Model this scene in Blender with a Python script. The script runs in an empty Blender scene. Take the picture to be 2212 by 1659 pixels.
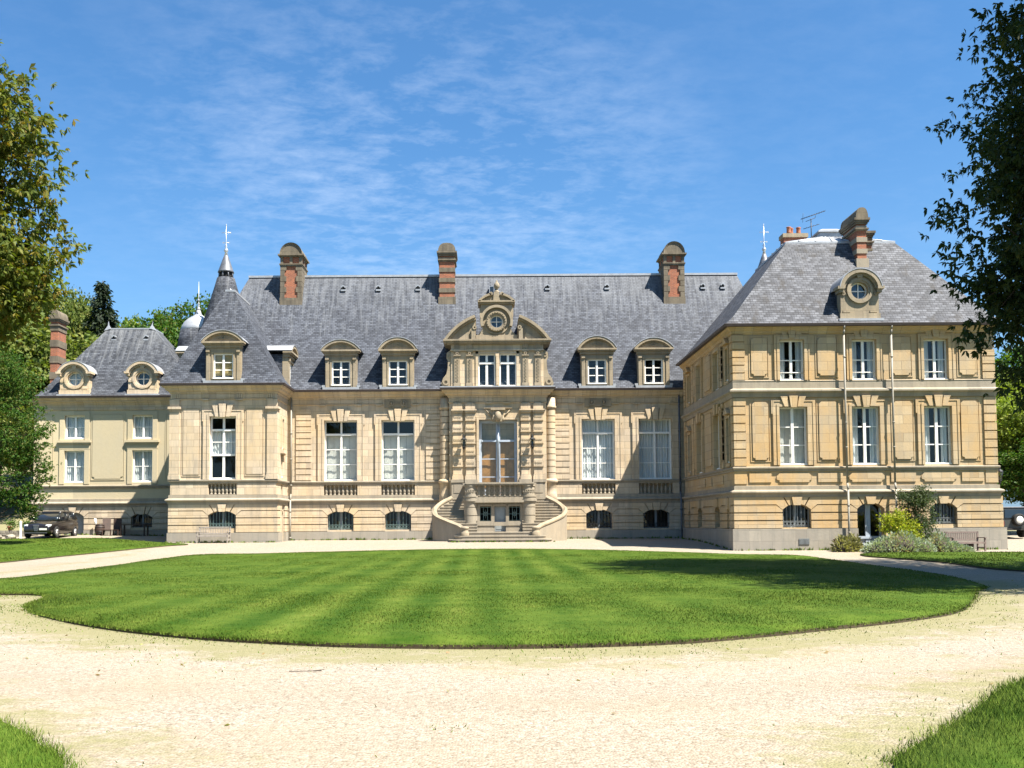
import bpy, bmesh, math, random
import numpy as np
from mathutils import Vector, Matrix
SC = bpy.context.scene
COL = SC.collection
R = math.radians
PI = math.pi

# ------------------------------------------------------------------ camera, sky, sun, exposure
cd = bpy.data.cameras.new('camera'); cam = bpy.data.objects.new('camera', cd); COL.objects.link(cam)
cam.matrix_world = (Matrix.Translation((0, -61, 1.55)) @ Matrix.Rotation(PI/2 + R(3), 4, 'X') @ Matrix.Rotation(R(-.35), 4, 'Z'))
cd.sensor_width = 36; cd.lens = 36*2150/2212; cd.shift_x = .0253; cd.shift_y = .0835
cd.clip_start = .1; cd.clip_end = 4000
SC.camera = cam
SUN = Vector((.409, -.297, .862)).normalized()
sd = bpy.data.lights.new('sun', 'SUN'); so = bpy.data.objects.new('sun', sd); COL.objects.link(so)
sd.energy = 5.0; sd.angle = R(.53); sd.color = (1, .93, .82)
so.rotation_euler = SUN.to_track_quat('Z', 'Y').to_euler(); so.location = (30, -40, 60)
W = bpy.data.worlds.new('World'); SC.world = W; W.use_nodes = True
wn = W.node_tree; wn.nodes.clear()
SC.view_settings.view_transform = 'Standard'; SC.view_settings.look = 'None'; SC.view_settings.gamma = 1
SC.view_settings.exposure = 1.80

def nd(nt, typ, **kw):
    n = nt.nodes.new(typ)
    for k, v in kw.items():
        if k.startswith('i_'):
            key = k[2:]
            key = int(key) if key.isdigit() else key.replace('_', ' ')
            n.inputs[key].default_value = v
        else: setattr(n, k, v)
    return n
def lk(nt, a, b): nt.links.new(a, b)
def math_(nt, op, a, b=None, clamp=False):
    n = nt.nodes.new('ShaderNodeMath'); n.operation = op; n.use_clamp = clamp
    for i, x in enumerate((a, b)):
        if x is None: continue
        if hasattr(x, 'links'): nt.links.new(x, n.inputs[i])
        else: n.inputs[i].default_value = x
    return n.outputs[0]
def mixc(nt, f, a, b, mode='MIX'):
    n = nt.nodes.new('ShaderNodeMix'); n.data_type = 'RGBA'; n.blend_type = mode
    for s, x in ((0, f), (6, a), (7, b)):
        if hasattr(x, 'links'): nt.links.new(x, n.inputs[s])
        elif s == 0: n.inputs[0].default_value = x
        else: n.inputs[s].default_value = (x[0], x[1], x[2], 1)
    return n.outputs[2]
def ramp(nt, f, stops):
    n = nt.nodes.new('ShaderNodeValToRGB'); el = n.color_ramp.elements
    while len(el) < len(stops): el.new(.5)
    for e, (p, c) in zip(el, stops):
        e.position = p
        e.color = (c, c, c, 1) if not isinstance(c, tuple) else (c[0], c[1], c[2], 1)
    nt.links.new(f, n.inputs[0]); return n.outputs[0]
def noise(nt, vec, scale, detail=4, rough=.55, dist=0):
    n = nd(nt, 'ShaderNodeTexNoise'); n.inputs['Scale'].default_value = scale; n.inputs['Detail'].default_value = detail
    n.inputs['Roughness'].default_value = rough; n.inputs['Distortion'].default_value = dist
    if vec is not None: lk(nt, vec, n.inputs['Vector'])
    return n.outputs[0]
def mapped(nt, vec, sc=(1, 1, 1), loc=(0, 0, 0), rot=(0, 0, 0)):
    n = nd(nt, 'ShaderNodeMapping'); n.inputs['Scale'].default_value = sc; n.inputs['Location'].default_value = loc; n.inputs['Rotation'].default_value = rot
    lk(nt, vec, n.inputs['Vector']); return n.outputs[0]

# sky: physical sky with thin cirrus drifting over it
sky = nd(wn, 'ShaderNodeTexSky', sky_type='NISHITA'); sky.sun_disc = False
sky.sun_elevation = math.asin(SUN.z); sky.sun_rotation = math.atan2(SUN.x, SUN.y)
sky.altitude = 100; sky.air_density = 1.0; sky.dust_density = 1.7; sky.ozone_density = 2.6
gen = nd(wn, 'ShaderNodeTexCoord').outputs['Generated']
sp = nd(wn, 'ShaderNodeSeparateXYZ'); lk(wn, gen, sp.inputs[0])
zc = math_(wn, 'ADD', math_(wn, 'MAXIMUM', sp.outputs[2], 0), .12)
cu = math_(wn, 'DIVIDE', sp.outputs[0], zc); cv = math_(wn, 'DIVIDE', sp.outputs[1], zc)
cmb = nd(wn, 'ShaderNodeCombineXYZ'); lk(wn, cu, cmb.inputs[0]); lk(wn, cv, cmb.inputs[1])
m1 = mapped(wn, cmb.outputs[0], (2.2, 3.0, 1), (.3, .2, 0), (0, 0, R(-22)))
c1 = noise(wn, m1, 5.6, 14, .66, .18)
c2 = noise(wn, mapped(wn, cmb.outputs[0], (1, 1, 1), (3.1, 1.3, 0)), 2.1, 5, .6)
# the cloud field lies over the château and trails off to the right
dx = math_(wn, 'ADD', cu, .14); dy = math_(wn, 'SUBTRACT', cv, 2.3)
dd = math_(wn, 'ADD', math_(wn, 'MULTIPLY', math_(wn, 'MULTIPLY', dx, dx), 2.0), math_(wn, 'MULTIPLY', math_(wn, 'MULTIPLY', dy, dy), .9))
fld = ramp(wn, dd, [(.0, 1.0), (.4, .62), (.95, .13)])
cl = math_(wn, 'MULTIPLY', ramp(wn, math_(wn, 'ADD', c1, math_(wn, 'MULTIPLY', math_(wn, 'SUBTRACT', c2, .5), .9)), [(.42, 0.0), (.80, 1.0)]), fld)
cl = math_(wn, 'MULTIPLY', cl, .22, True)
skc = mixc(wn, 1.0, sky.outputs[0], (.545, .945, 1.20), 'MULTIPLY')
hz_ = nd(wn, 'ShaderNodeMapRange'); hz_.inputs['From Min'].default_value = .40; hz_.inputs['From Max'].default_value = .0; hz_.inputs['To Max'].default_value = 1; lk(wn, sp.outputs[2], hz_.inputs['Value'])
skc = mixc(wn, math_(wn, 'MULTIPLY', math_(wn, 'POWER', hz_.outputs[0], 1.6), .5), skc, (3.0, 4.3, 6.0))
skm = mixc(wn, cl, skc, (8.0, 8.6, 9.4))
bg = nd(wn, 'ShaderNodeBackground'); bg.inputs[1].default_value = .05; lk(wn, skm, bg.inputs[0])
wo = nd(wn, 'ShaderNodeOutputWorld'); lk(wn, bg.outputs[0], wo.inputs[0])

# ------------------------------------------------------------------ materials
def newmat(name):
    m = bpy.data.materials.new(name); m.use_nodes = True
    nt = m.node_tree; return m, nt, nt.nodes['Principled BSDF']
def plain(name, c, rough=.7, metal=0, var=.15, scale=6, spec=.5, bump=0):
    m, nt, p = newmat(name)
    pos = nd(nt, 'ShaderNodeNewGeometry').outputs['Position']
    n = noise(nt, pos, scale, 5, .6)
    a = tuple(x*(1-var) for x in c); b = tuple(min(1, x*(1+var)) for x in c)
    lk(nt, mixc(nt, ramp(nt, n, [(.3, 0.0), (.7, 1.0)]), a, b), p.inputs['Base Color'])
    p.inputs['Roughness'].default_value = rough; p.inputs['Metallic'].default_value = metal
    p.inputs['Specular IOR Level'].default_value = spec
    if bump:
        b_ = nd(nt, 'ShaderNodeBump'); b_.inputs['Strength'].default_value = bump; b_.inputs['Distance'].default_value = .02
        lk(nt, n, b_.inputs['Height']); lk(nt, b_.outputs[0], p.inputs['Normal'])
    return m
def facing_uv(nt):
    g_ = nd(nt, 'ShaderNodeNewGeometry')
    sp_ = nd(nt, 'ShaderNodeSeparateXYZ'); lk(nt, g_.outputs['Position'], sp_.inputs[0])
    sn = nd(nt, 'ShaderNodeSeparateXYZ'); lk(nt, g_.outputs['True Normal'], sn.inputs[0])
    side = math_(nt, 'GREATER_THAN', math_(nt, 'ABSOLUTE', sn.outputs[0]), math_(nt, 'ABSOLUTE', sn.outputs[1]))
    u = math_(nt, 'ADD', math_(nt, 'MULTIPLY', sp_.outputs[0], math_(nt, 'SUBTRACT', 1, side)), math_(nt, 'MULTIPLY', sp_.outputs[1], side))
    cm = nd(nt, 'ShaderNodeCombineXYZ'); lk(nt, u, cm.inputs[0]); lk(nt, sp_.outputs[2], cm.inputs[1])
    return g_.outputs['Position'], cm.outputs[0], sp_
def brick(nt, vec, w, h, c1, c2, mort, msize, off=.5, bias=0):
    b = nd(nt, 'ShaderNodeTexBrick'); lk(nt, vec, b.inputs['Vector'])
    b.inputs['Scale'].default_value = 1; b.inputs['Brick Width'].default_value = w; b.inputs['Row Height'].default_value = h
    b.inputs['Mortar Size'].default_value = msize; b.inputs['Mortar Smooth'].default_value = .2; b.inputs['Bias'].default_value = bias
    b.offset = off
    for k, c in (('Color1', c1), ('Color2', c2), ('Mortar', mort)): b.inputs[k].default_value = (*c, 1)
    return b
def stone(name, c1, c2, ochre, grey, bw=.85, bh=.40, joint=.72, oam=.5, gam=.45, msize=.008):
    m, nt, p = newmat(name)
    pos, uv, sp_ = facing_uv(nt)
    jc = tuple(x*joint for x in c1)
    b = brick(nt, uv, bw, bh, c1, c2, jc, msize)
    big = noise(nt, pos, .33, 5, .6)
    b2 = brick(nt, mapped(nt, uv, (1, 1, 1), (bw*.5, 0, 0)), bw, bh, (.85, .85, .865), (1.10, 1.085, 1.06), (1, 1, 1), 0.0, .5)
    c = mixc(nt, math_(nt, 'MULTIPLY', ramp(nt, big, [(.45, 0.0), (.68, 1.0)]), oam), mixc(nt, 1.0, b.outputs[0], b2.outputs[0], 'MULTIPLY'), ochre)
    st = noise(nt, mapped(nt, uv, (2.2, .32, 1), (4, 2, 0)), 1.3, 6, .65)
    c = mixc(nt, math_(nt, 'MULTIPLY', ramp(nt, st, [(.47, 0.0), (.72, 1.0)]), gam), c, grey)
    fine = noise(nt, pos, 9, 6, .7)
    c = mixc(nt, ramp(nt, fine, [(.3, .22), (.7, 0.0)]), c, tuple(x*.55 for x in c1))
    lk(nt, c, p.inputs['Base Color']); p.inputs['Roughness'].default_value = .92; p.inputs['Specular IOR Level'].default_value = .25
    bp = nd(nt, 'ShaderNodeBump'); bp.inputs['Strength'].default_value = .35; bp.inputs['Distance'].default_value = .02
    h = math_(nt, 'SUBTRACT', fine, math_(nt, 'MULTIPLY', b.outputs['Fac'], .8)); lk(nt, h, bp.inputs['Height']); lk(nt, bp.outputs[0], p.inputs['Normal'])
    return m
def slate(name, c1, c2, w, h, streak, z0, z1, moss=None):
    m, nt, p = newmat(name)
    pos, uv, sp_ = facing_uv(nt)
    b = brick(nt, uv, w, h, c1, c2, tuple(x*.42 for x in c1), .012)
    b2 = brick(nt, mapped(nt, uv, (1, 1, 1), (.07, 0, 0)), w*1.0, h, (.66, .66, .66), (1.28, 1.28, 1.28), (1, 1, 1), 0.0, .5)
    c = mixc(nt, 1.0, b.outputs[0], b2.outputs[0], 'MULTIPLY')
    st = noise(nt, mapped(nt, uv, (3.2, .3, 1)), 1.5, 7, .65)
    gz = nd(nt, 'ShaderNodeMapRange'); gz.inputs['From Min'].default_value = z0; gz.inputs['From Max'].default_value = z1
    gz.inputs['To Min'].default_value = .02; gz.inputs['To Max'].default_value = .34; lk(nt, sp_.outputs[2], gz.inputs['Value'])
    sf = ramp(nt, math_(nt, 'ADD', st, gz.outputs[0]), [(.64, 0.0), (.92, 1.0)])
    c = mixc(nt, math_(nt, 'MULTIPLY', sf, .65), c, streak)
    bl = noise(nt, pos, .55, 8, .72)
    c = mixc(nt, ramp(nt, bl, [(.34, .28), (.56, 0.0)]), c, tuple(x*.5 for x in c1))
    if moss:
        ms = noise(nt, mapped(nt, uv, (1, .6, 1), (9, 3, 0)), 1.6, 8, .75)
        c = mixc(nt, ramp(nt, ms, [(.53, 0.0), (.66, .8)]), c, moss)
    lk(nt, c, p.inputs['Base Color']); p.inputs['Roughness'].default_value = .72; p.inputs['Specular IOR Level'].default_value = .22
    bp = nd(nt, 'ShaderNodeBump'); bp.inputs['Strength'].default_value = .7; bp.inputs['Distance'].default_value = .015
    lk(nt, math_(nt, 'SUBTRACT', 1, b.outputs['Fac']), bp.inputs['Height']); lk(nt, bp.outputs[0], p.inputs['Normal'])
    return m
def leafmat(name, c1, c2, c3=None, trans=.35, rough=.6):
    m, nt, p = newmat(name)
    at = nd(nt, 'ShaderNodeAttribute', attribute_name='tone')
    stops = [(0.0, c1), (1.0, c2)] if c3 is None else [(0.0, c1), (.6, c2), (1.0, c3)]
    c = ramp(nt, at.outputs['Fac'], stops)
    lk(nt, c, p.inputs['Base Color']); p.inputs['Roughness'].default_value = rough; p.inputs['Specular IOR Level'].default_value = .18
    t = nd(nt, 'ShaderNodeBsdfTranslucent'); lk(nt, mixc(nt, 1.0, c, (1.5, 1.6, .6), 'MULTIPLY'), t.inputs[0])
    mx = nd(nt, 'ShaderNodeMixShader'); mx.inputs[0].default_value = trans
    lk(nt, p.outputs[0], mx.inputs[1]); lk(nt, t.outputs[0], mx.inputs[2])
    lk(nt, mx.outputs[0], nt.nodes['Material Output'].inputs[0])
    return m
def glassmat(name, tint, refl=1.0):
    m, nt, p = newmat(name)
    tr = nd(nt, 'ShaderNodeBsdfTransparent'); tr.inputs[0].default_value = (*tint, 1)
    gl = nd(nt, 'ShaderNodeBsdfGlossy'); gl.inputs['Roughness'].default_value = .03
    pos = nd(nt, 'ShaderNodeNewGeometry').outputs['Position']
    bp = nd(nt, 'ShaderNodeBump'); bp.inputs['Strength'].default_value = .12; bp.inputs['Distance'].default_value = .05
    lk(nt, noise(nt, pos, 1.6, 2), bp.inputs['Height']); lk(nt, bp.outputs[0], gl.inputs['Normal'])
    lw_ = nd(nt, 'ShaderNodeLayerWeight'); lw_.inputs[0].default_value = .5
    f = math_(nt, 'ADD', math_(nt, 'MULTIPLY', math_(nt, 'POWER', lw_.outputs['Facing'], 4), .7*refl), .05, True)
    mx = nd(nt, 'ShaderNodeMixShader'); lk(nt, f, mx.inputs[0]); lk(nt, tr.outputs[0], mx.inputs[1]); lk(nt, gl.outputs[0], mx.inputs[2])
    lk(nt, mx.outputs[0], nt.nodes['Material Output'].inputs[0]); return m

M = {}
M['stone'] = stone('limestone', (.60, .495, .365), (.49, .395, .28), (.55, .39, .19), (.27, .24, .195), joint=.5, oam=.55, gam=.62, msize=.012)
M['stone_ochre'] = stone('ochre_limestone', (.54, .42, .265), (.45, .325, .185), (.51, .32, .13), (.33, .295, .24), .9, .44, .5, oam=.85, gam=.5, msize=.012)
M['stone_grey'] = stone('grey_plinth_stone', (.46, .42, .35), (.38, .35, .30), (.45, .38, .26), (.26, .25, .22), 1.1, .52, .6, .3, .55)
M['stone_pale'] = stone('pale_moulding_stone', (.44, .385, .30), (.38, .33, .255), (.38, .30, .19), (.22, .20, .165), 1.3, 3.0, .8, .35, .65)
M['stone_worn'] = stone('weathered_stone', (.41, .345, .25), (.33, .275, .195), (.38, .28, .15), (.17, .15, .12), .8, .45, .6, .4, .75)
M['stone_chimney'] = stone('sooty_chimney_stone', (.30, .255, .19), (.21, .18, .135), (.27, .21, .13), (.085, .075, .062), .7, .4, .6, .4, .85)
M['plaster'] = stone('cream_render', (.66, .57, .39), (.64, .55, .37), (.62, .50, .30), (.50, .44, .33), 9, 9, 1.0, .4, .35)
M['slate'] = slate('blue_slate', (.080, .090, .116), (.112, .124, .152), .24, .115, (.27, .285, .31), 11.8, 18.4)
M['slate_wing'] = slate('weathered_slate', (.098, .104, .122), (.150, .157, .178), .26, .13, (.25, .255, .27), 12, 25, (.050, .044, .038))
M['slate_tower'] = slate('dark_slate', (.058, .066, .086), (.092, .101, .124), .25, .13, (.25, .26, .27), 12, 24)
M['slate_left'] = slate('left_slate', (.068, .076, .094), (.102, .112, .132), .26, .115, (.30, .31, .32), 10.8, 15.8)
M['zinc'] = plain('zinc', (.55, .57, .60), .45, .35, .18, 3)
M['lead'] = plain('lead', (.20, .21, .235), .5, .3, .25, 4)
M['gutter'] = plain('gutter_zinc', (.10, .075, .07), .6, .2, .2, 4)
M['pipe'] = plain('cream_downpipe', (.36, .33, .27), .6, 0, .12, 5)
M['white'] = plain('white_paint', (.80, .79, .75), .5, 0, .06, 5)
M['bluegrey'] = plain('blue_grey_paint', (.33, .38, .45), .5, 0, .1, 4)
M['greydoor'] = plain('grey_door_paint', (.36, .40, .42), .55, 0, .1, 4)
M['shutter'] = plain('shutter_paint', (.56, .54, .50), .6, 0, .06, 5)
M['curtain'] = plain('white_curtain', (.72, .73, .74), .9, 0, .06, 3)
M['blind'] = plain('ochre_blind', (.60, .44, .20), .8, 0, .1, 3)
M['oak'] = plain('oak_shutter', (.42, .21, .07), .45, 0, .3, 3)
M['room'] = plain('unlit_room_dark', (.018, .016, .014), .9, 0, .2, 2)  # near-black backing: darkness of unlit interiors put into the colour
M['glass'] = glassmat('window_glass', (.88, .92, .92))
M['iron'] = plain('black_iron', (.03, .03, .032), .5, .4, .2, 8)
M['greeniron'] = plain('green_grey_iron', (.15, .23, .215), .6, .1, .2, 8)
M['greyiron'] = plain('grey_iron', (.22, .24, .245), .6, .1, .2, 8)
M['terracotta'] = plain('terracotta', (.46, .17, .09), .8, 0, .2, 6)
M['rust'] = plain('rusty_iron', (.15, .06, .035), .8, .2, .3, 10)
M['teak'] = plain('weathered_teak', (.27, .20, .17), .75, 0, .25, 9)
M['teakgrey'] = plain('silvered_teak', (.42, .37, .32), .8, 0, .2, 9)
M['darkwood'] = plain('dark_wood', (.10, .05, .032), .7, 0, .35, 7)  # red-brown wood, its colour darkened further for the shade by the left wing
M['bark'] = plain('bark', (.075, .058, .042), .95, 0, .35, 5, bump=.6)
M['soil'] = plain('soil', (.075, .055, .024), .98, 0, .35, 5, bump=.5)
M['carpaint'] = plain('black_car_paint', (.016, .013, .013), .18, 0, .05, 3, .8)
M['jeeppaint'] = plain('drab_car_paint', (.055, .058, .052), .4, 0, .12, 3)
M['carglass'] = plain('car_glass', (.02, .024, .028), .06, 0, .1, 3, .9)
M['rubber'] = plain('rubber', (.02, .02, .02), .85, 0, .2, 8)
M['alloy'] = plain('alloy', (.62, .62, .63), .35, .7, .08, 6)
M['lens'] = plain('lamp_lens', (.70, .74, .78), .12, .2, .05, 6, .8)
M['redlens'] = plain('red_lens', (.30, .03, .02), .3, 0, .1, 6)
M['plate'] = plain('number_plate', (.75, .75, .70), .5, 0, .05, 6)
M['rubble'] = stone('rubble_stone', (.42, .38, .31), (.32, .29, .24), (.4, .32, .2), (.18, .19, .13), .4, .2, .4, .4, .6, .02)
def brickmat():
    m, nt, p = newmat('red_brick'); pos, uv, sp_ = facing_uv(nt)
    b = brick(nt, uv, .22, .075, (.40, .11, .045), (.25, .065, .03), (.30, .22, .15), .008)
    n = noise(nt, pos, 2.2, 6, .65)
    c = mixc(nt, ramp(nt, n, [(.35, .5), (.6, 0.0)]), b.outputs[0], (.16, .075, .05))
    lk(nt, c, p.inputs['Base Color']); p.inputs['Roughness'].default_value = .9; return m
M['brick'] = brickmat()
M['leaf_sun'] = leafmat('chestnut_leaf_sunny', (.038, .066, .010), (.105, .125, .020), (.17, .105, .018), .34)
M['leaf_shade'] = leafmat('chestnut_leaf_shaded', (.016, .034, .012), (.035, .062, .018), (.07, .08, .022), .22)  # darker twin of the sunny chestnut leaf: crown's own shade put into the colour
M['leaf_green'] = leafmat('walnut_leaf', (.016, .048, .006), (.046, .105, .011), (.11, .09, .025), .32)
M['leaf_bg'] = leafmat('woodland_leaf', (.04, .07, .018), (.11, .145, .032), (.17, .16, .04), .3)
M['leaf_bg2'] = leafmat('woodland_leaf_bright', (.05, .09, .015), (.16, .21, .028), (.24, .26, .05), .35)
M['needle'] = leafmat('conifer_needle', (.014, .028, .016), (.035, .055, .022), None, .15)
M['leaf_shrub'] = leafmat('dark_shrub_leaf', (.018, .034, .014), (.05, .075, .03), (.11, .12, .06), .25)
M['leaf_lime'] = leafmat('lime_shrub_leaf', (.10, .15, .014), (.26, .29, .03), (.36, .30, .03), .35)
M['leaf_sage'] = leafmat('grey_green_leaf', (.17, .21, .15), (.30, .35, .26), (.32, .22, .12), .25, .8)
M['leaf_dry'] = leafmat('dry_stem', (.14, .13, .07), (.25, .24, .10), (.25, .16, .09), .25, .8)
def grassmat(name, stripes):
    m, nt, p = newmat(name)
    pos = nd(nt, 'ShaderNodeNewGeometry').outputs['Position']
    at = nd(nt, 'ShaderNodeAttribute', attribute_name='tone').outputs['Fac']
    n = noise(nt, pos, .9, 6, .65); n2 = noise(nt, mapped(nt, pos, (1, .4, 1)), 7, 5, .7)
    f = math_(nt, 'ADD', math_(nt, 'MULTIPLY', n, .7), math_(nt, 'MULTIPLY', n2, .45))
    f = math_(nt, 'ADD', f, math_(nt, 'MULTIPLY', math_(nt, 'SUBTRACT', at, .5), .30))
    if stripes:  # mowing stripes: light on the leaning nap, painted as colour
        w = nd(nt, 'ShaderNodeTexWave', wave_type='BANDS', bands_direction='X'); w.inputs['Scale'].default_value = .26
        w.inputs['Distortion'].default_value = .3; w.inputs['Detail'].default_value = 2; w.inputs['Detail Scale'].default_value = .6
        lk(nt, mapped(nt, pos, (1, .06, 1), (0, 0, 0), (0, 0, R(-2))), w.inputs['Vector'])
        amp = ramp(nt, noise(nt, pos, .13, 2), [(.38, .08), (.64, .34)])
        sx_ = nd(nt, 'ShaderNodeSeparateXYZ'); lk(nt, pos, sx_.inputs[0])
        amp = math_(nt, 'MULTIPLY', amp, ramp(nt, math_(nt, 'MULTIPLY', math_(nt, 'ABSOLUTE', math_(nt, 'ADD', sx_.outputs[0], 1.0)), .1), [(.3, 1.0), (.75, .2)]))
        f = math_(nt, 'ADD', f, math_(nt, 'MULTIPLY', math_(nt, 'SUBTRACT', w.outputs[1], .5), amp))
    c = ramp(nt, f, [(.25, (.030, .070, .005)), (.55, (.076, .120, .014)), (.80, (.135, .172, .030)), (1.0, (.23, .22, .05))])
    lk(nt, c, p.inputs['Base Color']); p.inputs['Roughness'].default_value = .85; p.inputs['Specular IOR Level'].default_value = .08
    return m
M['turf'] = grassmat('lawn_turf', True); M['turf_plain'] = grassmat('plain_turf', False); M['turf_rough'] = grassmat('rough_turf', False)
def gravelmat():
    m, nt, p = newmat('pale_gravel')
    pos = nd(nt, 'ShaderNodeNewGeometry').outputs['Position']
    v = nd(nt, 'ShaderNodeTexVoronoi'); v.inputs['Scale'].default_value = 48; lk(nt, pos, v.inputs['Vector'])
    vr = nd(nt, 'ShaderNodeSeparateColor'); lk(nt, v.outputs['Color'], vr.inputs[0])
    c = ramp(nt, vr.outputs[0], [(0.0, (.17, .14, .105)), (.25, (.305, .26, .205)), (.7, (.375, .325, .262)), (1.0, (.49, .44, .37))])
    n = noise(nt, pos, .45, 6, .6)
    c = mixc(nt, ramp(nt, n, [(.42, 0.0), (.7, .5)]), c, (.36, .29, .195))
    n3 = noise(nt, pos, 12, 5, .7)
    c = mixc(nt, ramp(nt, n3, [(.32, .25), (.55, 0.0)]), c, (.24, .195, .14))
    tk = nd(nt, 'ShaderNodeAttribute', attribute_name='track').outputs['Fac']
    tn_ = noise(nt, pos, 2.2, 6, .7)
    c = mixc(nt, math_(nt, 'MULTIPLY', math_(nt, 'MULTIPLY', tk, tn_), .75), c, (.27, .215, .15))
    at = nd(nt, 'ShaderNodeAttribute', attribute_name='weeds').outputs['Fac']
    gn = noise(nt, mapped(nt, pos, (1, 1.4, 1)), 1.1, 12, .82)
    gm = ramp(nt, math_(nt, 'ADD', gn, math_(nt, 'MULTIPLY', at, .36)), [(.62, 0.0), (.76, 1.0)])
    c = mixc(nt, math_(nt, 'MULTIPLY', gm, .85), c, mixc(nt, n3, (.13, .14, .045), (.34, .30, .165)))
    lk(nt, c, p.inputs['Base Color']); p.inputs['Roughness'].default_value = .95; p.inputs['Specular IOR Level'].default_value = .2
    bp = nd(nt, 'ShaderNodeBump'); bp.inputs['Strength'].default_value = .6; bp.inputs['Distance'].default_value = .02
    lk(nt, math_(nt, 'ADD', math_(nt, 'MULTIPLY', v.outputs['Distance'], -1), n3), bp.inputs['Height']); lk(nt, bp.outputs[0], p.inputs['Normal'])
    return m
M['gravel'] = gravelmat()
# calibrate the surface albedos to the exposure
for k_, m_ in M.items():
    f_ = {'white': .9, 'glass': 1, 'turf': .74, 'turf_plain': .74, 'turf_rough': .98, 'darkwood': .35, 'leaf_shade': .75, 'curtain': .8, 'shutter': .95, 'lens': 1, 'alloy': .9, 'plate': .8, 'bluegrey': 1, 'oak': .8, 'stone': .90, 'stone_ochre': .88, 'stone_pale': .72, 'stone_worn': .78, 'stone_grey': .66, 'plaster': .76, 'gravel': .70, 'brick': .85}.get(k_, 1.0 if k_.startswith('leaf') else .60)
    nt_ = m_.node_tree; p_ = nt_.nodes.get('Principled BSDF')
    if f_ == 1 or not p_ or not p_.inputs['Base Color'].links: continue
    src = p_.inputs['Base Color'].links[0].from_socket
    lk(nt_, mixc(nt_, 1.0, src, (f_, f_, f_), 'MULTIPLY'), p_.inputs['Base Color'])

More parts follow.
